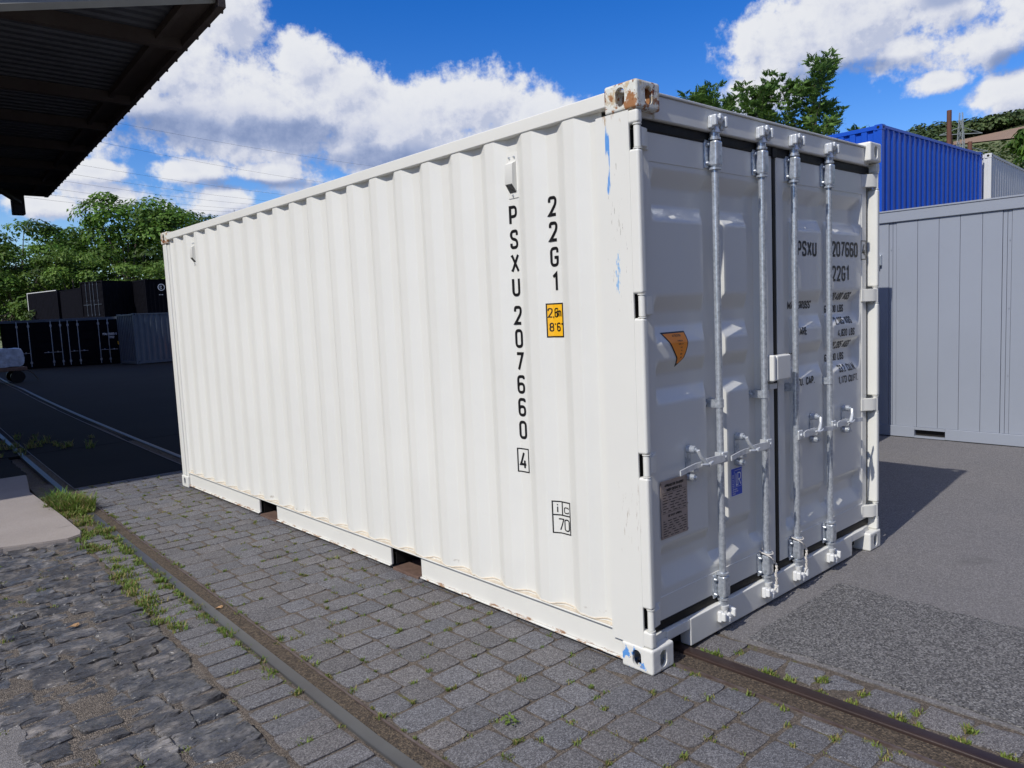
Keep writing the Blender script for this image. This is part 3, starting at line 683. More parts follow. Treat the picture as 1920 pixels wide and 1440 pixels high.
# ------------------------------------------------------------------ weeds
def blades(name, spots, label, kind='stuff', mats=None, parent=None, cat=None):
    vs_ = []; fs = []; cols = []; mi = []
    for (x, y, z, r, n, h, dry) in spots:
        for _ in range(n):
            a = random.uniform(0, 6.283); rr = r*math.sqrt(random.random()); px = x+rr*math.cos(a); py = y+rr*math.sin(a)
            b = random.uniform(0, 6.283); hh = h*random.uniform(.4, 1.1); ln = hh*random.uniform(.3, 1.1); w = min(hh*.10, .0035)+.0010
            dx, dy = math.cos(b), math.sin(b); t = random.uniform(.7, 1.25)
            i = len(vs_); vs_ += [(px-dy*w, py+dx*w, z), (px+dy*w, py-dx*w, z), (px+dx*ln*.45+dy*w*.8, py+dy*ln*.45-dx*w*.8, z+hh*.7), (px+dx*ln*.45-dy*w*.8, py+dy*ln*.45+dx*w*.8, z+hh*.7), (px+dx*ln, py+dy*ln, z+hh)]
            fs += [(i, i+1, i+2, i+3), (i+3, i+2, i+4)]; cols += [(t, t, t)]*5
            k = 1 if random.random() < dry else 0; mi += [k, k]
    o = pydata(name, vs_, fs, [M['grass'], M['straw']], parent, cols=cols)
    o.data.polygons.foreach_set('material_index', mi)
    if not parent: tag(o, label, cat, kind=kind)
    return o
sp = []
for (x, y) in joints:
    if -2.2 < y < 7 and not (x > .02 and y > .1) and random.random() < .72: 
        d = noise.noise(Vector((x*2, y*2, 1)))
        if d > -.25: sp.append((x, y, -.006, random.uniform(.008, .030), random.randint(8, 46), random.uniform(.008, .018), .45))
for (x, y) in joints4:
    if random.random() < .10+.12*max(0, y-2): sp.append((x, y, -.012, random.uniform(.02, .05), random.randint(12, 40), random.uniform(.012, .026), .4))
tag(blades('joint_weeds', sp, 'sparse green and straw weeds in the paving joints'), cat='weeds')
sp = []
for (x, y) in joints2:
    if y > 1.2 or random.random() < .45:
        q = .4+.35*max(0, min(3, y-1.5)); sp.append((x, y, -.012, random.uniform(.02, .04)*min(2, .8+q*.5), int(random.randint(18, 50)*min(2.2, .6+q)), random.uniform(.015, .032)*(.8+q*.35), .22))
for k in range(70):
    y = random.uniform(1.3, 7.0); sp.append((-1.195+(railx(y)-.345)+random.gauss(0, .016), y, -.008, .035, random.randint(15, 50), random.uniform(.012, .032), .25))
for k in range(60):
    y = random.uniform(2.2, 4.8); sp.append((-1.40+.045*(y-.5)+random.gauss(0, .035), y, -.010, .045, random.randint(20, 50), random.uniform(.02, .045), .35))
for k in range(70):
    y = random.uniform(4.7, 6.6); sp.append((random.uniform(-1.2, -1.0), y, -.010, .05, random.randint(25, 60), random.uniform(.02, .06), .4))
for k in range(40):
    y = random.uniform(-2, 6); sp.append((-1.022+(railx(y)-.345)+random.gauss(0, .008), y, -.008, .02, random.randint(15, 40), random.uniform(.012, .028), .25))
tag(blades('rail_grass', sp, 'green grass growing along the left rail'), cat='grass')
sp = []
for (x, y) in joints3:
    if y < .6 and random.random() < .8: sp.append((x, y, -.008, .028, random.randint(30, 80), random.uniform(.012, .026), .2))
for k in range(26):
    y = random.uniform(-2, .1); sp.append((railx(y)-.205+random.gauss(0, .006), y, -.006, .018, random.randint(12, 40), random.uniform(.010, .022), .3))
tag(blades('verge_grass', sp, 'bright moss and grass beside the right rail'), cat='grass')
sp = [(-1.04+random.gauss(0, .07), 6.0+random.gauss(0, .22), -.01, .05, 80, random.uniform(.04, .17), .22) for _ in range(60)]
o = blades('weed_tuft', sp, '', kind=None, parent=None)
if 'kind' in o: del o['kind']
tag(o, 'tall green tuft of weeds between the concrete slab and the left rail', 'weeds')
sp = [(-.55+random.gauss(0, .35), 10.9+random.gauss(0, .7), gz_(0), .05, 22, random.uniform(.04, .10), .5) for _ in range(40)]
tag(blades('yard_weeds', sp, 'low weeds on the shaded track'), cat='weeds')
sp = [(1.15+random.uniform(0, .2), 7.3, 0, .03, 10, .03, .3)]
# broad-leaved weed in the joint near the left rail
vs_ = []; fs = []; cols = []
for k in range(26):
    a = random.uniform(0, 6.28); rr = random.uniform(.005, .035); cx = -.70+rr*math.cos(a); cy = .18+rr*math.sin(a); z = .006+random.uniform(0, .018); s = .012; b = random.uniform(0, 6.28); i = len(vs_)
    vs_ += [(cx, cy, z), (cx+s*math.cos(b), cy+s*math.sin(b), z+.004), (cx+1.8*s*math.cos(b+.5), cy+1.8*s*math.sin(b+.5), z+.006), (cx+s*math.cos(b+1.1), cy+s*math.sin(b+1.1), z+.004)]; fs.append((i, i+1, i+2, i+3)); cols += [(1, 1, 1)]*4
tag(pydata('leafy_weed', vs_, fs, M['grass'], cols=cols), 'small leafy green weed in a block joint near the left rail', 'weed')
# fallen leaves / litter
def flake(x, y, z, s, name, label, m):
    bm = BM(); v = [bm.verts.new((x+s*math.cos(a)*(1+.3*math.sin(3*a)), y+s*.6*math.sin(a), z+.006*math.sin(2*a))) for a in [k/9*6.283 for k in range(9)]]
    bm.faces.new(v); r = bmesh.ops.extrude_face_region(bm, geom=bm.faces[:]); bmesh.ops.translate(bm, verts=[q for q in r['geom'] if isinstance(q, bmesh.types.BMVert)], vec=(0, 0, .002))
    bmesh.ops.recalc_face_normals(bm, faces=bm.faces); tag(obj(name, bm, m), label, 'leaf')
M['deadleaf'] = mat('dead_leaf', (0.42, 0.25, 0.12), 0.7, var=.15)
flake(-1.04, 2.35, .004, .024, 'fallen_leaf', 'pale brown dead leaf lying beside the left rail', M['deadleaf'])
flake(-1.72, 2.7, .012, .030, 'fallen_leaf', 'tan dead leaf lying on the dark cobbles', M['deadleaf'])

# =================================================================== MAIN CONTAINER
LEN = 6.058
ct = empty('shipping_container', (0, 0, 0)); tag(ct, 'white ribbed shipping container with galvanised door bars and rusted top corner standing across the rails', 'shipping container')
cm = casting_mesh('corner_casting', M['white'])
for fx in (0, 1):
    for fy in (0, 1):
        for fz in (0, 1):
            m = M['rusty'] if (fz and not fx) else (M['scuffed'] if (not fz and not fx) else M['white'])
            c = place_casting(cm, ct, fx, fy, fz, LEN, m)
            if fz and not fx and not fy: c['label'] = 'rust-streaked top corner casting'
            if not fz and not fx and not fy: c['label'] = 'bottom corner casting with blue paint smears'
# corner posts
HZ = [2.362, 1.650, .950, .248]
for fx in (0, 1):
    def X(a, b): return (W-b, W-a) if fx else (a, b)
    bm = BM()
    box(bm, *X(.006, .014), .052, .234, .118, H-.118, 0)                      # outer side plate
    box(bm, *X(.014, .086), .078, .234, .118, H-.118, .004)                   # inner body
    zs = [.118]+[z for h in reversed(HZ) for z in (h-.052, h+.052)]+[H-.118]
    for a, b in zip(zs[::2], zs[1::2]): box(bm, *X(.0075, .046), .006, .0775, a, b, .012, 4)   # rounded nose between the hinges
    obj('corner_post', bm, M['post'], ct, smooth=40)
    bm = BM(); box(bm, *X(.008, .10), LEN-.012, LEN-.11, .118, H-.118, .01, 3); box(bm, *X(.020, .09), LEN-.11, LEN-.17, .118, H-.118, .006)
    obj('corner_post', bm, M['white'], ct, smooth=40)
# side panels, rails
prof, _ = corr_profile(.232, LEN-.165, SIDE_FIRST)
bm = BM(); corr_sheet(bm, prof, .165, 2.515, lambda p, d, z: (PX+d, p, z)); obj('side_panel', bm, M['panel'], ct, smooth=60)
bm = BM(); corr_sheet(bm, prof, .165, 2.515, lambda p, d, z: (W-PX-d, p, z)); bmesh.ops.reverse_faces(bm, faces=bm.faces); obj('side_panel', bm, M['panel'], ct, smooth=60)
for fx in (0, 1):
    def X(a, b): return (W-b, W-a) if fx else (a, b)
    bm = BM(); box(bm, *X(.004, .064), .178, LEN-.178, 2.508, 2.572, .006, 3); obj('top_rail', bm, M['white'], ct, smooth=40)
    bm = BM()
    for a, b in ((.178, 1.808), (2.15, 3.86), (4.20, LEN-.178)):
        box(bm, *X(.026, .044), a, b, .026, .1565, .003); box(bm, *X(.012, .0258), a, b, .020, .028, .002)
    box(bm, *X(.0065, .10), .178, LEN-.178, .1568, .1645, .002)
    obj('bottom_rail', bm, M['rail_w'], ct, smooth=40)
    for a, b in ((1.808, 2.15), (3.86, 4.20)):
        bm = BM(); box(bm, *X(.062, 1.2), a+.002, a+.006, .024, .148); box(bm, *X(.062, 1.2), b-.006, b-.002, .024, .148)
        box(bm, *X(.102, 1.2), a+.008, b-.008, .150, .156); obj('forklift_pocket', bm, M['dark'], ct)
# sealant line at foot and head of the corrugation
bm = BM(); pts = []
y = .25
while y < LEN-.18:
    d = side_at(y); n = noise.noise(Vector((y*9, 0, 0)))
    pts.append((PX+d-.001, y, .168+.005*n+.010*(d/.032)+.006*noise.noise(Vector((y*30, 3, 0))))); y += .02
tube(bm, pts, [.0035+.0022*abs(noise.noise(Vector((p[1]*13, 2, 0)))) for p in pts], 6); obj('sealant_bead', bm, M['caulk'], ct, smooth=180)
bm = BM(); 
for a, b in zip(prof, prof[1:]):
    v = [bm.verts.new(q) for q in ((PX+a[1]-.001, a[0], .1655), (PX+b[1]-.001, b[0], .1655), (PX+.0005, b[0], .1655), (PX+.0005, a[0], .1655))]
    try: bm.faces.new(v)
    except ValueError: pass
obj('panel_ledge', bm, M['caulk'], ct)
# roof, floor, front (far) end
bm = BM(); pr_, _ = corr_profile(.18, LEN-.18, .3, .209, .10, .018, .018)
corr_sheet(bm, pr_, .064, W-.064, lambda p, d, z: (z, p, 2.562-d)); bmesh.ops.recalc_face_normals(bm, faces=bm.faces); obj('roof_panel', bm, M['white'], ct)
bm = BM(); box(bm, .11, W-.11, .08, LEN-.03, .156+.004, .19); obj('floor_panel', bm, M['dark'], ct)
bm = BM(); pr_, _ = corr_profile(.101, W-.101, .3, .25, .11, .018, .045); corr_sheet(bm, pr_, .165, 2.515, lambda p, d, z: (p, LEN-.02-d, z)); obj('end_panel', bm, M['white'], ct)
bm = BM(); box(bm, .163, W-.163, LEN-.06, LEN-.01, .03, .164, .004); obj('end_rail', bm, M['white'], ct); bm = BM(); box(bm, .163, W-.163, LEN-.06, LEN-.01, 2.516, 2.57, .004); obj('end_rail', bm, M['white'], ct)
for yy in (.18, .9, 2.6, 3.2, 4.8):
    bm = BM(); box(bm, .103, W-.103, yy+.1, yy+.145, .03, .149); obj('cross_member', bm, M['dark'], ct)
# door header and sill
bm = BM(); box(bm, .163, W-.163, .036, .10, 2.452, 2.556, .006, 3); box(bm, .088, .1625, .044, .0775, 2.452, 2.473); box(bm, W-.1625, W-.088, .044, .0775, 2.452, 2.473); box(bm, .163, W-.163, .028, .14, 2.5565, 2.566, .002)
obj('door_header', bm, M['white'], ct, smooth=40)
bm = BM(); box(bm, .345, 2.093, .036, .10, .014, .150, .006, 3); box(bm, .163, .3445, .038, .10, .100, .1485, .004); box(bm, 2.0935, W-.163, .038, .10, .100, .1485, .004)
box(bm, .088, .1625, .045, .0775, .1185, .1485); box(bm, W-.1625, W-.088, .045, .0775, .1185, .1485)
obj('door_sill', bm, M['white'], ct, smooth=40)
bm = BM(); box(bm, .17, W-.17, .102, .11, .03, .148); obj('sill_backing', bm, M['dark'], ct)
# gaskets
bm = BM()
def gasket(x0, x1, z0, z1, yy=.058): box(bm, x0, x1, yy, yy+.02, z0, z1, .006, 2)
gasket(.050, W-.050, 2.404, 2.4505, .056); gasket(.050, W-.050, .1505, .194, .060)
gasket(.048, .0735, .195, 2.4035, .068); gasket(W-.0735, W-.048, .195, 2.4035, .068); gasket(1.198, 1.2365, .195, 2.4035, .062)
box(bm, 1.188, 1.232, .050, .060, 2.395, 2.445, .004); box(bm, 1.190, 1.230, .052, .061, .145, .19, .004)
obj('door_gasket', bm, M['rubber'], ct, smooth=40)

def subdiv(brk, fine):
    out = []
    for a, b in zip(brk, brk[1:]):
        n = max(1, int(math.ceil((b-a)/fine))); out += [a+(b-a)*k/n for k in range(n)]
    return out+[brk[-1]]
doors = []
for li, Lf in enumerate(LEAF):
    door = empty('container_door', (0, 0, 0), parent=ct); door['label'] = ('left door leaf with orange notice and data plate', 'right door leaf with the container number and weights')[li]
    xs = {Lf['x0']+.001, Lf['x1']-.001, Lf['g'][0]-.0125, Lf['g'][0]-.0115, Lf['g'][3]+.0115, Lf['g'][3]+.0125}
    for q in [Lf['g']]+Lf['ch']: xs |= set(q)
    zs = {.196, 2.402, .3045, .3055, 2.2785, 2.2795, .345, .40, 2.19, 2.25}
    for q in GZ: zs |= set(q)
    xs = subdiv(sorted(xs), .009); zs = subdiv(sorted(zs), .012)
    V = [(x, DY+door_depth(x, z), z) for z in zs for x in xs]; nx = len(xs); nz = len(zs)
    F = [(j*nx+i, j*nx+i+1, (j+1)*nx+i+1, (j+1)*nx+i) for j in range(nz-1) for i in range(nx-1)]
    b0 = len(V)                                             # rim towards the inside
    rim = [j*nx for j in range(nz)]+[(nz-1)*nx+i for i in range(1, nx)]+[j*nx+nx-1 for j in range(nz-2, -1, -1)]+[i for i in range(nx-2, 0, -1)]
    for r in rim: V.append((V[r][0], .13, V[r][2]))
    F += [(rim[k], b0+k, b0+(k+1) % len(rim), rim[(k+1) % len(rim)]) for k in range(len(rim))]
    pydata('door_panel', V, F, M['door'], door, smooth=32)
    # hinges
    for z in HZ:
        bm = BM()
        fx = li == 1
        def X(a, b): return (W-b, W-a) if fx else (a, b)
        def px(a): return W-a if fx else a
        cyl(bm, (px(.0285), .024, z-.047), (px(.0285), .024, z+.047), .0155, seg=18)
        prism(bm, [(px(.040), .012), (px(.090), .020), (px(.118), .052), (px(.150), .060), (px(.150), .066), (px(.095), .067), (px(.07), .040), (px(.034), .036)], 'z', z-.040, z+.040)
        bmesh.ops.recalc_face_normals(bm, faces=bm.faces)
        bmesh.ops.bevel(bm, geom=[e for e in bm.edges if len(e.link_faces) == 2 and e.calc_face_angle(0) > .9], offset=.003, segments=2, affect='EDGES')
        for s in (-1, 1): cyl(bm, (px(.0285), .024, z+s*.0475), (px(.0285), .024, z+s*.052), .019, seg=18)
        obj('hinge', bm, M['white'], door, smooth=40)
    doors.append(door)
# locking gear
def bracket(bm, x, z0, z1, s=-1):
    yb = DY-.004
    box(bm, x+s*.050-.004, x+s*.050+.004+.03*(-s)*0, yb-.001, yb+.0005, z0, z1)   # base line
    box(bm, x-.052, x+.046, yb-.007, yb, z0, z1, .003)
    box(bm, x-.026, x+.030, .008, yb-.0075, z0+.004, z1-.004, .012, 3)
    for zz in (z0+.022, z1-.022):
        cyl(bm, (x-.040, yb-.007, zz), (x-.040, yb-.020, zz), .009, .006, 10); cyl(bm, (x+.036, yb-.007, zz), (x+.036, yb-.014, zz), .008, .006, 10)
    for zz in (z0-.004, z1+.004): cyl(bm, (x, .035, zz-.005), (x, .035, zz+.005), .029, seg=20)
def cam_head(bm, x, z, up):
    s = 1 if up else -1
    cyl(bm, (x, .030, z-s*.035), (x, .030, z-s*.005), .024, .015, 16)
    cyl(bm, (x, .026, z-s*.01), (x, .022, z+s*.03), .013, .012, 12)
    mt = Matrix.Translation((x, .012, z+s*.018))
    box(bm, -.034, .020, -.012, .010, -.012, .012, .006, 2, mt @ Matrix.Rotation(R(s*14), 4, 'Y'))
    box(bm, -.002, .034, -.014, .006, -.010, .014, .006, 2, mt @ Matrix.Rotation(R(-s*24), 4, 'Y'))
    box(bm, -.010, .010, -.018, .0, .004, .030, .005, 2, mt @ Matrix.Scale(s, 4, (0, 0, 1)))
def keeper(bm, x, z, up):
    s = 1 if up else -1
    for dx in (-.043, .045):
        box(bm, x+dx-.010, x+dx+.010, -.008, .0355, z-.022, z+.030 if up else z+.022, .007, 3)
        box(bm, x+dx-.014, x+dx+.014, .012, .0355, z-.030, z+.026, .006, 2)
    box(bm, x-.043, x+.045, .028, .0355, z+s*.012-.010, z+s*.012+.010, .003)
for i, x in enumerate((.624, 1.049, 1.385, 1.793)):
    door = doors[0 if i < 2 else 1]; hs = -1 if i < 2 else 1
    bm = BM(); cyl(bm, (x, .035, .13), (x, .035, 2.475), .0172, seg=20)
    o = obj('locking_bar', bm, M['galv'], door, smooth=40)
    bm = BM(); bracket(bm, x, 2.286, 2.416); cyl(bm, (x, .035, 2.417), (x, .035, 2.457), .0235, seg=18); obj('bar_bracket', bm, M['galv'], door, smooth=40)
    bm = BM(); bracket(bm, x, .176, .296); cyl(bm, (x, .035, .135), (x, .035, .175), .0235, seg=18); obj('bar_bracket', bm, M['galv'], door, smooth=40)
    bm = BM(); cam_head(bm, x, 2.482, True); obj('locking_cam', bm, M['cast'], door, smooth=40)
    bm = BM(); cam_head(bm, x, .104, False); obj('locking_cam', bm, M['camw'], door, smooth=40)
    bm = BM(); keeper(bm, x, 2.492, True); obj('cam_keeper', bm, M['cast'], ct, smooth=40)
    bm = BM(); keeper(bm, x, .094, False); obj('cam_keeper', bm, M['camw'], ct, smooth=40)
    # mid clamp
    bm = BM(); zc = 1.158
    for k in range(13):
        a0 = math.pi*(k/13)+math.pi; a1 = math.pi*((k+1)/13)+math.pi
        q = [(x+.021*math.cos(a), .035+.021*math.sin(a)) for a in (a0, a1)]+[(x+.0178*math.cos(a), .035+.0178*math.sin(a)) for a in (a1, a0)]
        prism(bm, q, 'z', zc-.020, zc+.020)
    yb = DY+door_depth(x, zc)
    for dx in (-.0210, .0178): box(bm, x+dx, x+dx+.0032, .034, yb-.001, zc-.020, zc+.020)
    box(bm, x-.050, x-.021, yb-.010, yb-.005, zc-.022, zc+.022, .002); box(bm, x+.022, x+.046, yb-.010, yb-.005, zc-.022, zc+.022, .002)
    cyl(bm, (x-.037, yb-.010, zc), (x-.037, yb-.022, zc), .008, seg=8); cyl(bm, (x+.035, yb-.010, zc), (x+.035, yb-.018, zc), .007, seg=8)
    obj('bar_clamp', bm, M['galv'], door, smooth=40)
    # handle with hub
    zh = .893
    bm = BM()
    box(bm, x-.024, x+.024, .006, .0175, zh-.026, zh+.026, .004); 
    box(bm, x+hs*.024-.002, x+hs*.024+.002, .0176, .05, zh-.026, zh+.026)
    cyl(bm, (x, .006, zh), (x, -.002, zh), .009, seg=12)
    a = x+hs*.018; b = x+hs*.375
    n = 10; pts = []
    for k in range(n+1):
        t = k/n; px_ = a+(b-a)*t; zz = zh+.006*math.sin(t*math.pi)-(.014*t); yy = -.001+.010*math.sin(t*3.1)+(0.006 if t > .55 else 0)
        hh = .019 if .08 < t < .42 else .0125; pts.append((px_, yy, zz, hh))
    for p, q in zip(pts, pts[1:]):
        A = [bm.verts.new((p[0], p[1]+dy, p[2]+dz*p[3])) for dy, dz in ((-.0035, -1), (.0035, -1), (.0035, 1), (-.0035, 1))]
        B = [bm.verts.new((q[0], q[1]+dy, q[2]+dz*q[3])) for dy, dz in ((-.0035, -1), (.0035, -1), (.0035, 1), (-.0035, 1))]
        for k in range(4): bm.faces.new((A[k], A[(k+1) % 4], B[(k+1) % 4], B[k]))
        if p is pts[0]: bm.faces.new(A[::-1])
        if q is pts[-1]: bm.faces.new(B)
    bmesh.ops.recalc_face_normals(bm, faces=bm.faces)
    obj('door_handle', bm, M['cast'], door, smooth=40)
    bm = BM(); xc = x+hs*.232; yb = DY+door_depth(xc, zh)
    box(bm, xc-.020, xc+.020, yb-.006, yb-.001, zh-.075, zh+.085, .002); 
    cyl(bm, (xc, yb-.006, zh+.072), (xc, .018, zh+.072), .020, .018, 18); cyl(bm, (xc, .018, zh+.072), (xc, .010, zh+.072), .010, seg=10)
    cyl(bm, (xc, yb-.006, zh-.062), (xc, .022, zh-.062), .020, .018, 18); cyl(bm, (xc, .022, zh-.062), (xc, .012, zh-.062), .010, seg=10)
    box(bm, xc-.018, xc+.018, .014, yb-.006, zh-.034, zh-.018, .003)
    o = obj('handle_catch', bm, M['galv'], door, smooth=40)
    bm = BM()                                                  # the swinging hasp that folds over the handle
    tube(bm, [(xc, .006, zh+.070), (xc-hs*.012, .000, zh+.040), (xc-hs*.036, -.006, zh+.014), (xc-hs*.062, -.009, zh-.004)], [.010, .009, .011, .007], 8)
    tube(bm, [(xc-hs*.062, -.014, zh-.004), (xc-hs*.035, -.016, zh-.002), (xc-hs*.005, -.010, zh+.004)], [.006, .007, .005], 8)
    tube(bm, [(xc-hs*.06, -.014, zh-.004), (xc-hs*.095, -.012, zh+.004)], [.011, .005], 8)
    obj('hasp', bm, M['cast'], door, smooth=60)
# lock box and its bracket
bm = BM(); box(bm, 1.116, 1.262, -.004, .040, 1.222, 1.356, .009, 3); box(bm, 1.240, 1.262, .0405, DY-.004, 1.235, 1.34); obj('lock_box', bm, M['white'], doors[1], smooth=40)
bm = BM(); box(bm, 1.080, 1.108, -.003, DY-.004, 1.220, 1.360, .009, 3); box(bm, 1.10, 1.175, .030, DY-.004, 1.175, 1.205, .003); obj('lock_box', bm, M['white'], doors[0], smooth=40)
# cords tied round the inner lower brackets
for x in (1.049, 1.385):
    bm = BM(); pts = []
    for k in range(30):
        a = 2*math.pi*k/29; pts.append((x+.033*math.cos(a), .035-.033*math.sin(a)*1.0, .302-.006*math.sin(a)))
    tube(bm, pts, .0035, 6)
    tube(bm, [(x-.034, .028, .302), (x-.020, -.004, .285), (x+.008, -.006, .260), (x+.036, .004, .236)], .0038, 6)
    L_ = .13 if x < 1.2 else .115
    base = [(x+.037+.003*math.sin(k*.6), .000+.002*math.cos(k*.9), .236-L_*k/16) for k in range(17)]
    for ph in (0, math.pi):
        tube(bm, [(p[0]+.0038*math.cos(k*1.1+ph), p[1]+.0038*math.sin(k*1.1+ph), p[2]) for k, p in enumerate(base)], .0042, 6)
    e = base[-1]; 
    for q in ((-.012, .004, -.018), (.006, -.004, -.020)): tube(bm, [e, (e[0]+q[0], e[1]+q[1], e[2]+q[2])], [.0045, .002], 5)
    tag(obj('seal_cord', bm, M['rope'], None, smooth=60), 'white twisted cord tied round the lower bracket of the %s locking bar' % ('second' if x < 1.2 else 'third'), 'cord', 'cords tied to the door bars')
# vents
def vent(y0):
    x = PX+side_at(y0); bm = BM()
    box(bm, x-.004, x-.0005, y0-.038, y0+.038, 2.215, 2.435, .0015)
    prism(bm, [(x-.004, 2.395), (x-.030, 2.38), (x-.034, 2.285), (x-.004, 2.245)], 'y', y0-.028, y0+.028)
    obj_ = obj('vent_cover', bm, M['white'], ct, smooth=40)
    bm = BM()
    for k in range(7):
        t = (k+.5)/7; px_ = x-.034+.030*t-.001; z = 2.285-.040*t-.001
        box(bm, px_-.002, px_+.001, y0-.024, y0+.024, z-.0022, z+.0004)
    obj('vent_grille', bm, M['dark'], obj_)
    bm = BM()
    for yy, z in ((y0-.018, 2.415), (y0+.018, 2.415), (y0, 2.228)): cyl(bm, (x-.004, yy, z), (x-.012, yy, z), .007, .004, 8)
    obj('rivet', bm, M['galv'], obj_, smooth=40)
vent(.820); vent(.403+.139+.278*17-.0)
# small lifting bolt on the far rail
bm = BM(); cyl(bm, (.03, 4.25, 2.571), (.03, 4.25, 2.595), .006, seg=8); obj('roof_bolt', bm, M['galv'], ct)
# board lying at the fork pockets
bm = BM(); box(bm, .02, 1.8, 1.84, 2.13, -.003, .018, .003); tag(obj('timber_board', bm, M['wood']), 'weathered brown board under the nearer fork pocket', 'board', 'boards under the container')
bm = BM(); box(bm, .02, 1.8, 3.88, 4.19, -.003, .018, .003); tag(obj('timber_board', bm, M['wood']), 'weathered brown board under the farther fork pocket', 'board', 'boards under the container')

# ---- markings, long side (u=-y)
def side_text_col(s, yc, ztop, h, step, m=None):
    for k, c in enumerate(s):
        if c == ' ': continue
        bm = BM(); w = GL[c][0]*1.08*h
        text(bm, c, -(yc)-w/2, ztop-h-k*step, h, side_map, sw=.155, wf=1.08)
        yield bm
def join_bms(gen, name, m, parent):
    bm = BM()
    for b in gen:
        me = bpy.data.meshes.new('t'); b.to_mesh(me); b.free(); bm.from_mesh(me); bpy.data.meshes.remove(me)
    return obj(name, bm, m, parent)
ZP = 2.181
join_bms(side_text_col('PSXU', .832, ZP, .0965, .1195), 'painted_number', M['black'], ct)
def digits(): 
    z = 1.6785
    for c in '207660':
        bm = BM(); w = GL[c][0]*1.08*.0965; text(bm, c, -.828-w/2, z-.0965, .0965, side_map, sw=.155, wf=1.08); z -= .1183; yield bm
join_bms(digits(), 'painted_number', M['black'], ct)
bm = BM(); text(bm, '4', -.833-.0215, .832, .092, side_map, sw=.13, wf=1.0); stroke(bm, rectpts(-.833-.037, -.833+.037, .818, .939), True, .006, side_map, .0022); obj('check_digit', bm, M['black'], ct)
join_bms(side_text_col('22G1', .552, 2.189, .0945, .1195), 'size_code', M['black'], ct)
bm = BM(); stripshape(bm, [(z, -.610, -.508) for z in frange(1.516, 1.682, .02)], side_map, .0012, 12); o = obj('height_sticker', bm, M['black'], ct); o['label'] = 'yellow height sticker reading 2,6m 8\'6"'
bm = BM(); stripshape(bm, [(z, -.603, -.515) for z in frange(1.523, 1.675, .02)], side_map, .0020, 12); obj('sticker_face', bm, M['yellow'], o)
bm = BM(); text(bm, '2,6', -.598, 1.613, .046, side_map, sw=.125, wf=1.0, lift0=.003); text(bm, 'm', -.547, 1.615, .043, side_map, sw=.14, wf=.95, lift0=.003); text(bm, "8'6\"", -.592, 1.545, .043, side_map, sw=.15, wf=1.0, gap=.28, lift0=.003); obj('sticker_text', bm, M['black'], o)
bm = BM(); stroke(bm, rectpts(-.617, -.515, .540, .700), True, .006, side_map, .0015)
stroke(bm, [Vector((-.617, .632)), Vector((-.515, .632))], False, .006, side_map, .0018); stroke(bm, [Vector((-.566, .632)), Vector((-.566, .700))], False, .006, side_map, .0021)
text(bm, 'i', -.594, .643, .046, side_map, sw=.11); text(bm, 'c', -.552, .643, .046, side_map, sw=.11, wf=1.5); text(bm, '7', -.588, .553, .062, side_map, sw=.10, wf=1.15); text(bm, '0', -.552, .553, .062, side_map, sw=.10, wf=1.15)
obj('railway_mark', bm, M['black'], ct)
# ---- markings, doors
d1 = doors[1]
bm = BM(); text(bm, 'PSXU', 1.478, 1.886, .086, door_map, sw=.165, wf=1.02, gap=.27); text(bm, '207660', 1.898, 1.888, .092, door_map, sw=.165, wf=1.0, gap=.25); obj('painted_number', bm, M['black'], d1)
bm = BM(); text(bm, '4', 2.306, 1.898, .078, door_map, sw=.13, wf=1.0); stroke(bm, rectpts(2.296-.006, 2.350, 1.878, 1.992), True, .005, door_map, .0022); obj('check_digit', bm, M['black'], d1)
bm = BM(); text(bm, '22G1', 1.900, 1.742, .094, door_map, sw=.165, wf=1.0, gap=.27); obj('size_code', bm, M['black'], d1)
H5 = .045
for s, z in (('30,480 KGS', 1.630), ('67,200 LBS', 1.556), ('2,185 KGS', 1.482), ('4,820 LBS', 1.408), ('28,295 KGS', 1.334), ('62,380 LBS', 1.260), ('33.2 CU.M.', 1.188), ('1,173 CU.FT.', 1.118)):
    bm = BM(); text(bm, s, {'K': 2.172, 'L': 2.125, 'M': 2.213, 'F': 2.240}['K' if 'K' in s else ('M' if 'M' in s else ('F' if 'F' in s else 'L'))]+(.066 if s.startswith('4,') else 0), z, H5, door_map, sw=.18, wf=.92, gap=.25, align='r'); obj('weight_line', bm, M['black'], d1)
for s, x, z in (('MAX.GROSS', 1.692, 1.590), ('TARE', 1.575, 1.442), ('NET', 1.498, 1.300), ('CU. CAP.', 1.662, 1.154)):
    bm = BM(); text(bm, s, x, z, H5, door_map, sw=.18, wf=1.0, gap=.27, align='r'); obj('weight_line', bm, M['black'], d1)
# orange attention sticker (curved triangle)
d0 = doors[0]
def tri(k, ins):
    z1, z0 = 1.524-ins, 1.360+ins*2.2; rows = []
    def itp(t, q):
        for (a, b), (c, d) in zip(q, q[1:]):
            if a <= t <= c: return b+(d-b)*(t-a)/(c-a)
    for j in range(17):
        t = 1-j/16; z = z0+(z1-z0)*(1-t); T = (1.524-z)/.164; T = min(1, max(0, T))
        l = .234+.186*itp(T, [(0, 0), (.2, .14), (.42, .29), (.7, .45), (1, .55)])+ins*1.25; r_ = .234+.186*itp(T, [(0, 1), (.2, 1.005), (.42, .98), (.6, .90), (.75, .80), (1, .57)])-ins
        if r_ < l+.002: l = (l+r_)/2-.001; r_ = l+.002
        rows.append((z, l, r_))
    return rows
bm = BM(); stripshape(bm, tri(0, 0), door_map, .0012, 8); o = obj('warning_sticker', bm, M['black'], d0); o['label'] = 'orange curved triangle notice with black border'
bm = BM(); stripshape(bm, tri(0, .007), door_map, .002, 8); obj('sticker_face', bm, M['orange'], o)
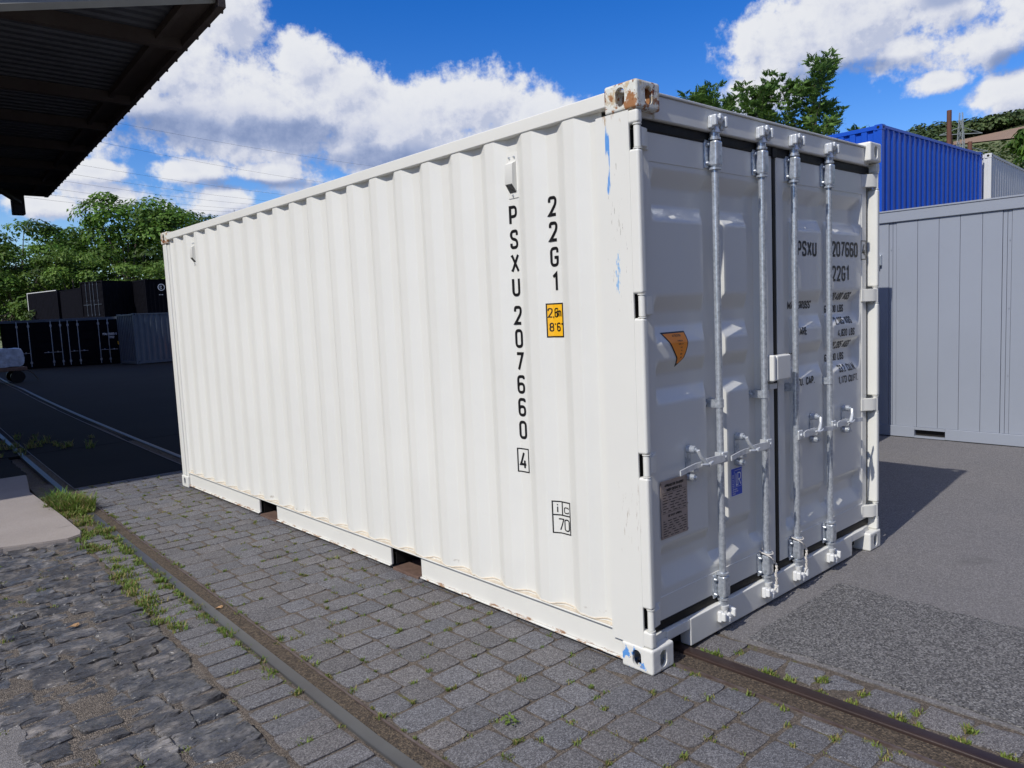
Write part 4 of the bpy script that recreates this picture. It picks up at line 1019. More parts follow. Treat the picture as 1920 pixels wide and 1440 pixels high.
bm = BM(); text(bm, 'ATTENTION', .345, 1.500, .011, door_map, sw=.16, wf=1, gap=.3, align='c', lift0=.003)
for k, (a, s) in enumerate(((.355, 'TO OPENING'), (.360, 'DOORS LIFT'), (.362, 'MAX'), (.362, 'MM'), (.358, 'DOOR'), (.354, 'BAR'))): text(bm, s, a, 1.478-k*.0155, .006, door_map, sw=.18, wf=1, gap=.3, align='c', lift0=.003)
obj('sticker_text', bm, M['black'], o)
# approval plate
bm = BM(); box(bm, .170, .376, DY-.0065, DY-.0042, .574, .846, .001)
for zz in (.586, .71, .834):
    for xx in (.174, .372): cyl(bm, (xx, DY-.0065, zz), (xx, DY-.010, zz), .004, seg=8)
o = obj('approval_plate', bm, M['plate'], d0); o['label'] = 'brown metal customs and safety approval plate'
pm = lambda x, z, l: (x, DY-.0066-l*.6, z)
bm = BM()
text(bm, 'APPROVED FOR TRANSPORT', .273, .815, .013, pm, sw=.2, wf=.85, gap=.18, align='c'); text(bm, 'UNDER CUSTOMS SEAL', .273, .794, .013, pm, sw=.2, wf=.85, gap=.18, align='c')
text(bm, 'CSC SAFETY APPROVAL', .273, .672, .011, pm, sw=.2, wf=.85, gap=.18, align='c')
rr = random.Random(3)
for z in frange(.700, .778, .013)+frange(.585, .655, .012):
    x = .184
    while x < .355:
        w = rr.uniform(.012, .04); stroke(bm, [Vector((x, z)), Vector((min(x+w, .362), z))], False, .0035, pm, .0016); x += w+rr.uniform(.006, .03)
for z in (.690, .785, .738): stroke(bm, [Vector((.178, z+.003)), Vector((.368, z+.003))], False, .0012, pm, .0019)
stroke(bm, [Vector((.262, .693)), Vector((.262, .738))], False, .0012, pm, .0022)
obj('plate_text', bm, M['black'], o)
# blue certification sticker
lm = lambda x, z, l: (x, DY+door_depth(x, z)-l, z)
bm = BM(); stripshape(bm, [(z, .762, .868) for z in frange(.655, .802, .02)], lm, .0012, 8); o = obj('certificate_sticker', bm, M['decalw'], d0); o['label'] = 'blue certification sticker with white LR letters'
bm = BM(); stripshape(bm, [(z, .765, .865) for z in frange(.658, .799, .02)], lm, .0018, 8); obj('sticker_face', bm, M['lrblue'], o)
bm = BM()
stroke(bm, [Vector(p) for p in ((.792, .785), (.792, .702), (.858, .702))], False, .0016, lm, .0026); stroke(bm, [Vector(p) for p in ((.795, .788), (.858, .788), (.858, .702))], False, .0016, lm, .0028)
text(bm, 'L', .806, .708, .068, lm, sw=.09, wf=.75, lift0=.003); text(bm, 'R', .822, .708, .068, lm, sw=.09, wf=.95, lift0=.0034)
vm = lambda u, v, l: lm(.783-(v-0), .700+u, l)
text(bm, 'CERTIFIED', 0, 0, .011, vm, sw=.16, wf=1.1, gap=.36, lift0=.003)
for k, s in enumerate(('CONTAINERS', 'CERTIFICATION', 'SCHEME')): text(bm, s, .773, .687-k*.0115, .0075, lm, sw=.16, wf=.95, gap=.22, lift0=.003)
obj('sticker_text', bm, M['decalw'], o)

# =================================================================== GENERIC BACKGROUND CONTAINERS
def simple_container(loc, rz, mp, label, group=None, length=LEN, doors_=False, first=.35, frame=None, hollow_bottom=False):
    r = empty('shipping_container', loc, rz); tag(r, label, 'shipping container', group); fm = frame or mp
    bm = BM()
    for fx in (0, 1):
        for fy in (0, 1):
            for fz in (0, 1):
                x0, x1 = ((0, .162) if not fx else (W-.162, W)); y0, y1 = ((0, .178) if not fy else (length-.178, length)); z0, z1 = ((0, .118) if not fz else (H-.118, H))
                b2 = BM(); box(b2, x0, x1, y0, y1, z0, z1, .008); 
                xo = x0-.0015 if not fx else x1+.0015; yo = y0-.0015 if not fy else y1+.0015
                c = obj('corner_casting', b2, fm, r)
                b3 = BM()
                cyl(b3, (xo, (y0+y1)/2, (z0+z1)/2), (xo+(.004 if not fx else -.004), (y0+y1)/2, (z0+z1)/2), .032, seg=14)
                cyl(b3, ((x0+x1)/2, yo, (z0+z1)/2), ((x0+x1)/2, yo+(.004 if not fy else -.004), (z0+z1)/2), .032, seg=14)
                obj('casting_hole', b3, M['dark'], c)
            b2 = BM(); x0, x1 = ((.006, .10) if not fx else (W-.10, W-.006)); y0, y1 = ((.006, .11) if not fy else (length-.11, length-.006))
            box(b2, x0, x1, y0, y1, .118, H-.118, .006); obj('corner_post', b2, fm, r)
    bm.free()
    pr, _ = corr_profile(.11, length-.11, first)
    for s in (0, 1):
        b = BM(); corr_sheet(b, pr, .16, 2.52, (lambda p, d, z: (.012+d, p, z)) if not s else (lambda p, d, z: (W-.012-d, p, z)))
        if s: bmesh.ops.reverse_faces(b, faces=b.faces)
        obj('side_panel', b, mp, r, smooth=60)
        b = BM(); x0, x1 = ((.004, .06) if not s else (W-.06, W-.004)); box(b, x0, x1, .178, length-.178, 2.515, 2.578, .005); obj('top_rail', b, fm, r)
        b = BM(); box(b, x0+.012*(1-s), x1-.012*s, .178, length-.178, .02, .158, .005); obj('bottom_rail', b, fm, r)
    pe, _ = corr_profile(.10, W-.10, .30, .25, .11, .02, .045)
    for e in ((0, 1) if not doors_ else (1,)):
        b = BM(); corr_sheet(b, pe, .16, 2.50, (lambda p, d, z: (p, .02+d, z)) if not e else (lambda p, d, z: (p, length-.02-d, z)))
        if not e: bmesh.ops.reverse_faces(b, faces=b.faces)
        bmesh.ops.recalc_face_normals(b, faces=b.faces); obj('end_panel', b, mp, r, smooth=60)
    for e in (0, 1):
        y0, y1 = ((.01, .07) if not e else (length-.07, length-.01))
        b = BM(); box(b, .163, W-.163, y0, y1, 2.49, 2.575, .005); obj('end_rail', b, fm, r); b = BM(); box(b, .163, W-.163, y0, y1, .02, .158, .005); obj('end_rail', b, fm, r)
    b = BM(); box(b, .06, W-.06, .07, length-.07, 2.54, 2.56); obj('roof_panel', b, mp, r)
    b = BM(); box(b, .06, W-.06, .07, length-.07, .12, .15); obj('floor_panel', b, M['dark'], r)
    if doors_:
        for k, (a, c) in enumerate(((.105, 1.21), (1.228, W-.105))):
            b = BM(); box(b, a, c, .06, .10, .16, 2.485, .006)
            for z in (.5, 1.0, 1.5, 2.0): box(b, a+.08, c-.08, .045, .0595, z-.13, z+.13, .012)
            d = obj('container_door', b, mp, r)
            for x in ((.60, 1.05), (1.385, 1.84))[k]:
                b = BM(); cyl(b, (x, .022, .1), (x, .022, 2.52), .017, seg=10)
                for z in (.2, .9, 1.2, 2.35): box(b, x-.04, x+.04, .018, .058, z-.03, z+.03, .004)
                obj('locking_bar', b, M['galv'] if not mp == M['blackp'] else M['slatep'], d)
                b = BM(); box(b, x-(.36 if k == 0 else 0), x+(.36 if k == 1 else 0), .004, .012, .92, .945); obj('door_handle', b, M['galv'] if not mp == M['blackp'] else M['slatep'], d)
    return r

# blue + pale containers, second tier beyond the grey one (their door end frame rotated so the long side faces the camera)
# local +y -> world +x for rz=-90deg ; local x -> world +y... origin corner
def long_side(corner, direction_deg, z, mp, label, **k):
    """container whose long side starts at 'corner' and runs along direction (deg from +x, ccw); body lies to the left of the direction"""
    # local: x=0 side is the visible one; local +y along direction. rotation rz: local y axis -> direction  => rz = dir-90 ; local x axis -> dir-90 (to the right). mirror: we need body on the left, so use the x=W side
    a = R(direction_deg); rz = a-math.pi/2
    off = Vector((math.cos(rz), math.sin(rz)))*W
    return simple_container((corner[0]-off.x, corner[1]-off.y, z), rz, mp, label, **k)
g2 = 'containers stacked beyond the grey wall of the yard'
long_side((14.15, 4.72), -1.0, 2.60, M['bluep'], 'bright blue shipping container on the upper tier behind the grey one', first=.33)
long_side((14.15, 4.72), -1.0, 0.0, M['greyp'], 'grey shipping container carrying the blue one')
long_side((20.42, 4.47), 4.0, 2.60, M['beigep'], 'pale ribbed shipping container on the upper tier right of the blue one', first=.33, length=12.19)
long_side((20.42, 4.47), 4.0, 0.0, M['greyp'], 'grey shipping container carrying the pale ribbed one', length=12.19)

# =================================================================== GREY FLAT-PANEL CONTAINER at x=6.5, runs along y
gc = empty('site_container', (6.5, -2.45, 0)); tag(gc, 'light grey flat-panelled container with fork pockets right of the white one', 'container')
GL_ = 6.058
joints_y = []
b = BM()
ys_b = [-2.30, -2.26]
k = -2.26
bounds = []
yj = [.389, .431, .616, .827, 1.036, 1.254, 1.480, 1.520]
lo = [yj[0]-(1.520-.431)-.0*1]
# boards mirrored periodically: module of 1.131 m
mods = []
for m_ in range(-3, 3):
    for q in (.431, .616, .827, 1.036, 1.254, 1.480, 1.520): mods.append(q+m_*1.131)
mods = sorted(set(round(q+2.45, 4) for q in mods if .14 < q+2.45 < GL_-.14))
edges_ = [.12]+mods+[GL_-.12]
for a, c in zip(edges_, edges_[1:]): box(b, .012 if c-a > .06 else .018, .05, a+.0018, c-.0018, .131, 2.455, .0015, 1)
box(b, .05, .06, .12, GL_-.12, .131, 2.455)
obj('wall_panel', b, M['greyp'], gc)
b = BM()
for m_ in (0,):
    for q in mods[::2]:
        for z in (.75, 1.45, 2.15): cyl(b, (.0125, q-.025, z), (.010, q-.025, z), .006, seg=8)
obj('rivet', b, M['greyp'], gc)
b = BM(); box(b, -.010, .06, 0, GL_, 2.456, 2.572, .006); box(b, -.018, .06, 0, GL_, 2.5725, 2.59, .003); obj('top_rail', b, M['greyp'], gc)
b = BM()
pk = [(.952+2.45, 1.272+2.45), (.952+.35, 1.272+.35)]
segs = [0]+sorted([v for p in pk for v in p])+[GL_]
for a, c in zip(segs[::2], segs[1::2]): box(b, -.004, .05, a, c, .008, .130, .004)
for a, c in pk: box(b, -.004, .05, a+.0005, c-.0005, .100, .130); box(b, -.004, .05, a+.0005, c-.0005, .008, .028)
obj('bottom_rail', b, M['greyp'], gc)
b = BM()
for a, c in pk: box(b, .051, .8, a-.02, c+.02, .02, .11)
obj('forklift_pocket', b, M['dark'], gc)
for yy in (0, GL_-.12):
    b = BM(); box(b, .002, .10, yy, yy+.118, .131, 2.455, .006); obj('corner_post', b, M['greyp'], gc)
b = BM(); box(b, .061, 2.43, .0, GL_, .02, 2.45); obj('container_body', b, M['greyp'], gc)
b = BM(); box(b, .061, 2.43, .0, GL_, 2.451, 2.56); obj('roof_panel', b, M['greyp'], gc)
b = BM(); box(b, -.03, .011, 4.085, 4.145, 1.98, 2.10, .004); cyl(b, (-.02, 4.115, 1.975), (-.02, 4.115, 1.955), .012); obj('wall_fitting', b, M['galv'], gc)
# dark container hidden behind the white one; throws the narrow shadow onto the grey wall
simple_container((3.20, 1.43, -.004), 0, M['greyp'], 'grey shipping container hidden behind the white one')

# =================================================================== BACKGROUND LEFT ROW
def dirdeg(p, q): return math.degrees(math.atan2(q[1]-p[1], q[0]-p[0]))
# side-opening dark container
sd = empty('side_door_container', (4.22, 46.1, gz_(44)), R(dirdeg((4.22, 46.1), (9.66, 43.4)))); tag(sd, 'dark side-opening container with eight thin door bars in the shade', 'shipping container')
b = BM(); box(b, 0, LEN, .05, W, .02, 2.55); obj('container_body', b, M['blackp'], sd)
for k, (a, c) in enumerate(((.12, 1.55), (1.57, 3.02), (3.04, 4.48), (4.50, LEN-.12))):
    b = BM(); box(b, a, c, .012, .0495, .17, 2.44, .006)
    for z in (.55, 1.05, 1.55, 2.05): box(b, a+.08, c-.08, -.006, .0115, z-.15, z+.15, .012)
    d = obj('container_door', b, M['blackp'], sd)
    for x in (((.78, 1.33), (2.40, 2.86), (3.22, 3.70), (4.72, 5.18))[k]):
        b = BM(); cyl(b, (x, -.03, .08), (x, -.03, 2.50), .022, seg=8)
        for z in (.3, 2.25): box(b, x-.05, x+.05, -.045, .01, z-.06, z+.06, .006)
        obj('locking_bar', b, M['galv'], d)
        b = BM(); s = -1 if k in (0, 1) else 1; box(b, min(x, x+s*.42), max(x, x+s*.42), -.052, -.04, .80, .83); box(b, x+s*.22-.03, x+s*.22+.03, -.058, -.02, .79, .87, .006); obj('door_handle', b, M['galv'], d)
b = BM(); box(b, 0, LEN, -.02, .05, 2.451, 2.59, .006); obj('top_rail', b, M['slatep'], sd)
b = BM(); box(b, 0, LEN, 0, .05, .02, .165, .006); obj('bottom_rail', b, M['blackp'], sd)
fm = lambda u, v, l: (u, -.010-l, v)
M['signw'] = mat('white_lettering', (.7, .72, .76), .6)
b = BM(); text(b, 'PSXU 150005 0', 4.90, 1.60, .12, fm, sw=.16, wf=.9, gap=.12, lift0=.01); text(b, '22G2', 5.22, 1.42, .12, fm, sw=.16, wf=.9, gap=.16, lift0=.01); obj('painted_number', b, M['signw'], sd)
b = BM(); box(b, 5.60, 5.72, -.018, -.0085, 1.06, 1.24); obj('height_sticker', b, M['yellow'], sd)
# slate container
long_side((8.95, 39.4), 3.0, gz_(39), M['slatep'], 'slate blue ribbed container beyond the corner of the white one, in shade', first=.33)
b = BM(); box(b, 11.35, 11.62, 38.9, 39.2, gz_(39), gz_(39)+1.25, .02); 
o = obj('orange_bin', b, M['orange']); tag(o, 'small orange box at the foot of the slate container, beside the white container corner', 'box')
# upper tier of black containers
up = 'black containers stacked at the far side of the yard'
def blackbox(p, q, label, z=2.60-.3, **k):
    for zz, lb in ((z, label), (z-2.60, label+', lower tier')):
        if zz == z: long_side(p, dirdeg(p, q), zz, M['blackp'], lb, group=up, **k)
        else: long_side(p, dirdeg(p, q), zz, M['blackp'], 'black container carrying the '+lb.replace(', lower tier', '').replace('black container', 'one')[:60], group=up, **k)
# white-framed one: long side from (10.9,76.5) to (12.0,70.9)
blackbox((10.85, 77.0), (12.0, 71.2), 'leftmost black container of the upper tier with a sunlit white end frame', z=2.55, frame=M['beigep'])
for o in [x for x in bpy.data.objects if x.parent and str(x.parent.get('label', '')).startswith(('leftmost black', 'black container carrying the leftmost'))]:
    ys_ = [v.co.y for v in o.data.vertices]
    if min(ys_) > 3 or 'bottom' in o.name or 'end_rail' in o.name: o.data.materials[0] = M['blackp']
blackbox((12.1, 70.4), (12.35, 64.4), 'black ribbed container set back in the upper tier', z=2.4)
blackbox((14.3, 55.0), (20.3, 55.3), 'black container with a round white emblem high on its side', z=2.45)
# door-end container: end from (11.1,58.8) to (12.0,56.5), body running (2.3,.9)
e0 = Vector((11.15, 59.3)); e1 = Vector((12.05, 57.05)); a = math.atan2(e1.y-e0.y, e1.x-e0.x)
for zz, lb in ((2.5, 'black container showing its barred door end in the upper tier'), (-.1, 'black container under the one showing its barred doors')):
    simple_container((e0.x, e0.y, zz), a, M['blackp'], lb, up, doors_=True)
# emblem and lettering on the far one
b = BM(); stroke(b, [Vector((15.35+.22*math.cos(t), 4.45+.22*math.sin(t))) for t in [k/16*6.283 for k in range(16)]], True, .05, lambda u, v, l: (u, 54.95-l, v), .02, .2)
text(b, 'C', 15.27, 4.35, .20, lambda u, v, l: (u, 54.95-l, v), sw=.2, lift0=.02, wf=1.2)
text(b, 'CONTAINER' if False else '- - -', 15.15, 3.85, .14, lambda u, v, l: (u, 54.95-l, v), sw=.3, lift0=.02, wf=1.4, gap=.0)
o = obj('container_emblem', b, M['signw']); o.parent = [x for x in bpy.data.objects if x.get('label') == 'black container with a round white emblem high on its side'][0]
o.matrix_parent_inverse = (Matrix.Translation(o.parent.location) @ o.parent.rotation_euler.to_matrix().to_4x4()).inverted()
par = [x for x in bpy.data.objects if x.get('label') == 'black container showing its barred door end in the upper tier'][0]
b = BM()
for k, c in enumerate('PSXU150112'):
    text(b, c, 4.3, 2.05-k*.13, .11, lambda u, v, l: (W+.01+l, u, v), sw=.18, lift0=.01, wf=1.2)
obj('painted_number', b, M['signw'], par)

# =================================================================== CANOPY
cp = empty('loading_canopy', (0, 6.2, 0)); tag(cp, 'dark steel canopy roof overhead at the left with rusty cross beams', 'canopy')
def ex(y): return .945+.0680*(y-6.2)
Y0, Y1, ZC = 6.2, 20.15, 5.05
def par_prism(name, x0f, x1f, y0, y1, z0, z1, m):
    b = BM(); v = [b.verts.new((x, y-6.2, z)) for z in (z0, z1) for x, y in ((x0f(y0), y0), (x1f(y0), y0), (x1f(y1), y1), (x0f(y1), y1))]
    for f in ((0, 1, 2, 3), (4, 5, 6, 7), (0, 1, 5, 4), (1, 2, 6, 5), (2, 3, 7, 6), (3, 0, 4, 7)): b.faces.new([v[i] for i in f])
    bmesh.ops.recalc_face_normals(b, faces=b.faces); return obj(name, b, m, cp)
# ribbed sheet, ribs along x
b = BM(); n = 0; y = Y0; P = []
while y < Y1: P += [(y, 0), (y+.05, 0), (y+.07, .035), (y+.13, .035), (y+.15, 0)]; y += .20
for (ya, za), (yb, zb) in zip(P, P[1:]):
    v = [b.verts.new(q) for q in ((-7.3, ya-6.2, ZC+.10+za), (ex(ya), ya-6.2, ZC+.10+za), (ex(yb), yb-6.2, ZC+.10+zb), (-7.3, yb-6.2, ZC+.10+zb))]; b.faces.new(v)
    v = [b.verts.new(q) for q in ((-7.3, ya-6.2, ZC+.106+za), (-7.3, yb-6.2, ZC+.106+zb), (ex(yb), yb-6.2, ZC+.106+zb), (ex(ya), ya-6.2, ZC+.106+za))]; b.faces.new(v)
obj('roof_sheet', b, M['sheet'], cp)
for yy in (7.62, 10.4, 12.2, 14.1, 16.1, 18.1):
    par_prism('cross_beam', lambda y: -7.2, lambda y: ex(y)-.10, yy, yy+.10, ZC-.06, ZC+.095, M['beam'])
par_prism('cross_beam', lambda y: -7.2, lambda y: ex(y)-.10, 20.0, 20.12, ZC-.02, ZC+.095, M['beam'])
par_prism('edge_beam', lambda y: ex(y)-.10, lambda y: ex(y)-.02, Y0, Y1, ZC-.03, ZC+.09, M['beam'])
par_prism('inner_beam', lambda y: ex(y)-.40, lambda y: ex(y)-.34, Y0, Y1, ZC-.0, ZC+.09, M['beam'])
par_prism('edge_sheet', lambda y: ex(y)-.34, lambda y: ex(y)-.10, Y0, Y1, ZC+.06, ZC+.07, M['beam'])
y = Y0+.2
while y < Y1: b = BM(); cyl(b, (ex(y)-.02, y-6.2, ZC+.0), (ex(y)+.012, y-6.2, ZC+.0), .022, seg=8); y += .46; obj('edge_bolt', b, M['beam'], cp)
# pale sloping strut at the near end
b = BM(); cyl(b, (-2.4, 0.10, 4.28), (.93, 0.10, 5.155), .05, seg=4); obj('near_strut', b, M['palebeam'], cp)
b = BM(); box(b, 1.03, 1.29, 13.55, 13.8, 4.52, 5.0, .02); obj('hanging_post', b, M['beam'], cp)
b = BM(); cyl(b, (1.15, 13.4, 4.78), (.3, 12.0, 5.0), .06, seg=6); obj('brace', b, M['beam'], cp)
for yy in (7.6, 14.1):
    b = BM(); box(b, -7.3, -7.1, yy-6.2, yy-6.0, 0, ZC, .01); obj('canopy_column', b, M['beam'], cp)
# unseen warehouse left of the frame, added and sized to shade the yard
wh = empty('warehouse', (-14.5, 31.6, 0)); tag(wh, 'unseen brick warehouse outside the left edge, added and sized to shade the yard', 'building')
b = BM(); box(b, -7, 7, -25, 25, -.5, 18.2); obj('wall', b, M['brick'], wh)
b = BM(); prism(b, [(-7.4, 18.21), (7.4, 18.21), (0, 20.5)], 'y', -25.3, 25.3); obj('roof', b, M['sheet'], wh)

hl = empty('sky_blocker_hall', (6, -24, 0)); tag(hl, 'plain unseen hall added behind the camera to keep sky light off the doors', 'building')  # unseen block added to cut blue sky fill on the doors
b = BM(); box(b, -34, 30, -8, 8, -.5, 9); obj('wall', b, M['beigep'] if False else mat('blocker_render', (.30, .28, .25), .9, var=.1), hl)
b = BM(); box(b, -34.4, 30.4, -8.4, 8.4, 9.01, 9.4); obj('roof', b, M['sheet'], hl)
# =================================================================== LEFT CART with wrapped goods
tr = empty('flatbed_trailer', (1.95, 29.6, gz_(29.6))); tag(tr, 'low dark flatbed trailer at the left edge in shade', 'trailer')
b = BM(); box(b, -1.8, .55, -.5, .5, .42, .55, .02); obj('deck', b, M['wood'], tr)
for wx in (-1.4, .25):
    for wy in (-.42, .42):
        b = BM(); cyl(b, (wx, wy-.07, .22), (wx, wy+.07, .22), .22, seg=18); w = obj('wheel', b, M['rubber'], tr, smooth=40)
b = BM(); tube(b, [(.5, -.2, .5), (.75, -.2, .3), (.9, -.2, .05)], .02, 6); obj('drawbar', b, M['beam'], tr)
def bundle(loc, sx, sy, sz, label):
    b = BM(); bmesh.ops.create_cube(b, size=1); bmesh.ops.subdivide_edges(b, edges=b.edges[:], cuts=6, use_grid_fill=True)
    for v in b.verts:
        c = v.co.copy(); r = 1-.10*(abs(c.x*2)**4*abs(c.z*2)**4)
        v.co = Vector((c.x*sx*r, c.y*sy*r, c.z*sz*r))+Vector((1, 1, 1))*.04*noise.noise(c*5+Vector(loc))
    o = obj('wrapped_bundle', b, M['film'], None, smooth=70); o.location = loc
    tag(o, label, 'bundle', 'film-wrapped bundles on the trailer')
g0 = gz_(29.6)
bundle((1.95, 29.5, g0+.89), .95, .8, .64, 'large film-wrapped bundle at the right end of the flatbed trailer')
bundle((1.05, 29.5, g0+.80), .62, .8, .5, 'smaller film-wrapped bundle at the left end of the trailer')
bundle((1.30, 29.5, g0+1.31), .50, .6, .40, 'pale film-wrapped parcel on top of the trailer load')

# =================================================================== POLES, PYLON, CABLES
def pole(x, y, h, r, label, m=M['pole']):
    b = BM(); cyl(b, (0, 0, 0), (0, 0, h), r, r*.9, 12); box(b, -r*1.4, r*1.4, -r*1.4, r*1.4, 0, .1); box(b, r*.8, r*2.2, -.05, .05, h-1.0, h-.7, .01)
    cyl(b, (r*1.6, 0, h-.7), (r*8, 0, h-1.6), .02, seg=6)
    o = obj('steel_pole', b, m, None, smooth=40); o.location = (x, y, 0); tag(o, label, 'pole', 'rusty poles behind the blue container')
def fromcam(az, dist): return (-2.579+dist*math.sin(R(az)), -2.025+dist*math.cos(R(az)))
p = fromcam(71.9, 27); pole(p[0], p[1], 7.05, .075, 'tall rusty steel pole rising behind the blue container')
p = fromcam(73.05, 27); pole(p[0], p[1], 6.05, .07, 'short rusty post just right of the tall pole')
# lattice pylon
px_, py_ = fromcam(72.55, 150); b = BM(); Hp = 31.0
for s in ((-1, -1), (1, -1), (1, 1), (-1, 1)): cyl(b, (px_+s[0]*1.6, py_+s[1]*1.6, 0), (px_+s[0]*.2, py_+s[1]*.2, Hp), .09, .05, 5)
z = 3; sgn = 1
while z < Hp-2:
    w0 = 1.6-1.4*z/Hp; w1 = 1.6-1.4*(z+1.8)/Hp
    for (a, c) in (((-1, -1), (1, -1)), ((1, -1), (1, 1)), ((1, 1), (-1, 1)), ((-1, 1), (-1, -1))):
        cyl(b, (px_+a[0]*w0, py_+a[1]*w0, z), (px_+c[0]*w1, py_+c[1]*w1, z+1.8), .04, seg=4); cyl(b, (px_+c[0]*w0, py_+c[1]*w0, z), (px_+a[0]*w1, py_+a[1]*w1, z+1.8), .04, seg=4)
    z += 1.8
for zz, l in ((24.5, 4.5), (27.5, 3.5)):
    cyl(b, (px_-l*.7, py_+l*.7, zz), (px_+l*.7, py_-l*.7, zz), .08, seg=4); cyl(b, (px_-l*.7, py_+l*.7, zz), (px_, py_, zz+1.2), .05, seg=4); cyl(b, (px_+l*.7, py_-l*.7, zz), (px_, py_, zz+1.2), .05, seg=4)
tag(obj('lattice_pylon', b, mat('pylon_grey', (.25, .27, .27), .6)), 'thin grey lattice pylon behind the blue container', 'pylon')
# overhead cables across the left sky
cab = [((9, 14.4), (33, 10.9)), ((12, 12.7), (31, 9.6)), ((9, 11.4), (29, 8.75)), ((9, 10.75), (27, 8.45)), ((9, 10.2), (26, 8.25)), ((9, 9.6), (25, 8.0)), ((9, 9.15), (25, 7.8)), ((9, 8.8), (25, 7.55))]
names = ['topmost', 'second', 'third', 'fourth', 'fifth', 'sixth', 'seventh', 'lowest']
for k, ((a0, e0_), (a1, e1_)) in enumerate(cab):
    def cpnt(t):
        az = a0+(a1-a0)*t; el = e0_+(e1_-e0_)*t; d = 105+45*t; x, yy = fromcam(az, d); return (x, yy, 1.65+d*math.tan(R(el)))
    A = Vector(cpnt(0)); B = Vector(cpnt(1)); A2 = A+(A-B)*.5; B2 = B+(B-A)*.5
    b = BM(); tube(b, [A2.lerp(B2, t/16)-Vector((0, 0, 2.2*(1-(t/8-1)**2)-1.2)) for t in range(17)], .013, 5)
    tag(obj('overhead_cable', b, M['cable']), '%s of the thin power cables crossing the sky over the left trees' % names[k], 'cable', 'power cables over the trees')

# =================================================================== TREES
def leaf_cloud(pts_n, size, seed, aspect=.6):
    """pts_n: list of (pos, normal, tint) -> mesh data of small folded leaf clumps"""
    rnd = random.Random(seed); vs_ = []; fs = []; cols = []
    for p, n, t in pts_n:
        d = (n+Vector((rnd.uniform(-1, 1), rnd.uniform(-1, 1), rnd.uniform(-.8, .8)))*.42).normalized()
        u = d.orthogonal().normalized(); u.rotate(Matrix.Rotation(rnd.uniform(0, 6.283), 3, d)) if False else None
        a = rnd.uniform(0, 6.283); w = d.cross(u); u2 = u*math.cos(a)+w*math.sin(a); w2 = d.cross(u2)
        s = size*rnd.uniform(.6, 1.35); i = len(vs_)
        vs_ += [p-u2*s, p-w2*s*aspect+d*s*.2, p+u2*s, p+w2*s*aspect+d*s*.2]
        fs.append((i, i+1, i+2, i+3)); tt = t*rnd.uniform(.8, 1.2); cols += [(tt*rnd.uniform(.9, 1.15), tt, tt*.9)]*4
    return vs_, fs, cols
def broad_tree_mesh(seed, h=1.0, rx=.42, n_sub=34, n_leaf=5200, size=.016, dens=1):
    """unit-height crown mesh: sub-clumps spread through an uneven volume, with gaps; returns crown mesh and trunk mesh"""
    rnd = random.Random(seed); clumps = []
    for k in range(n_sub):
        t = rnd.random(); z = .22+.76*t; rmax = rx*math.sin(min(1, .25+t*1.05)*math.pi*.86)**.7
        a = rnd.uniform(0, 6.283); rr = rmax*math.sqrt(rnd.uniform(.15, 1)); clumps.append((Vector((rr*math.cos(a), rr*math.sin(a), z-.03*rnd.random())), rnd.uniform(.045, .105), rnd.uniform(.45, 1.5)))
    pn = []
    for k in range(n_leaf):
        c, r, t = rnd.choice(clumps); d = Vector((rnd.gauss(0, 1), rnd.gauss(0, 1), rnd.gauss(0, 1))).normalized()
        if d.z < -.2 and rnd.random() < .6: d.z = -d.z
        q = r*(.72+.38*rnd.random())*(1+.35*noise.noise(d*2.5+c*9)); p = c+Vector((d.x*q*1.35, d.y*q*1.35, d.z*q*.75)); pn.append((p, (d+Vector((0, 0, .5))).normalized(), t))
    v, f, c = leaf_cloud(pn, size, seed)
    b = BM(); tube(b, [(0, 0, 0), (.01, 0, .15), (-.005, .01, .4), (.01, 0, .7)], [.022, .018, .012, .004], 8)
    for k in range(9):
        cc, r, _ = clumps[k*3 % len(clumps)]; z0 = rnd.uniform(.12, .4); tube(b, [(0, 0, z0), (cc.x*.45, cc.y*.45, z0+(cc.z-z0)*.55), tuple(cc)], [.010, .007, .002], 5)
    return v, f, c, b
def make_tree(name, data, leafm, loc, hgt, rz, label, group, cat='tree'):
    v, f, c, b = data
    r = empty(name, loc, rz); tag(r, label, cat, group)
    cr = pydata('crown', v, f, leafm, r, cols=c); tk = obj('trunk', b, M['bark'], r, smooth=60); r.scale = (hgt, hgt, hgt); return r
def clone(src, loc, hgt, rz, label, sx=1.0, leafm=None):
    c = copy_tree(src); c.location = loc; c.rotation_euler = (0, 0, rz); c.scale = (hgt*sx, hgt*sx, hgt); c['label'] = label
    return c
tg = 'trees beyond the far containers on the left'
T1 = make_tree('broadleaf_tree', broad_tree_mesh(1, rx=.40, n_sub=46, n_leaf=11000, size=.0135), M['leaf1'], (*fromcam(15.6, 90), -1), 16.6, 0, 'tallest broad green tree, its round top level with the power cables', tg)
T2 = make_tree('broadleaf_tree', broad_tree_mesh(2, rx=.46, n_sub=46, n_leaf=11000, size=.0135), M['leaf1'], (*fromcam(9.2, 88), -1), 13.4, 1, 'bushy green tree under the hanging canopy post', tg)
T3 = make_tree('broadleaf_tree', broad_tree_mesh(3, rx=.50, n_sub=50, n_leaf=11000, size=.0135), M['leaf2'], (*fromcam(12.3, 84), -1), 10.8, 2, 'darker green tree between the post and the tallest tree', tg)
clone(T2, (*fromcam(19.6, 92), -1), 15.0, 2.2, 'green tree beside the rear corner of the white container', 1.0)
clone(T1, (*fromcam(18.0, 98), -1), 16.4, 4.0, 'tree with an umbrella-shaped top right of the tallest tree', .95)
clone(T1, (*fromcam(13.6, 96), -1), 14.2, 1.9, 'slender tree left of the tallest tree, lower than it', .95)
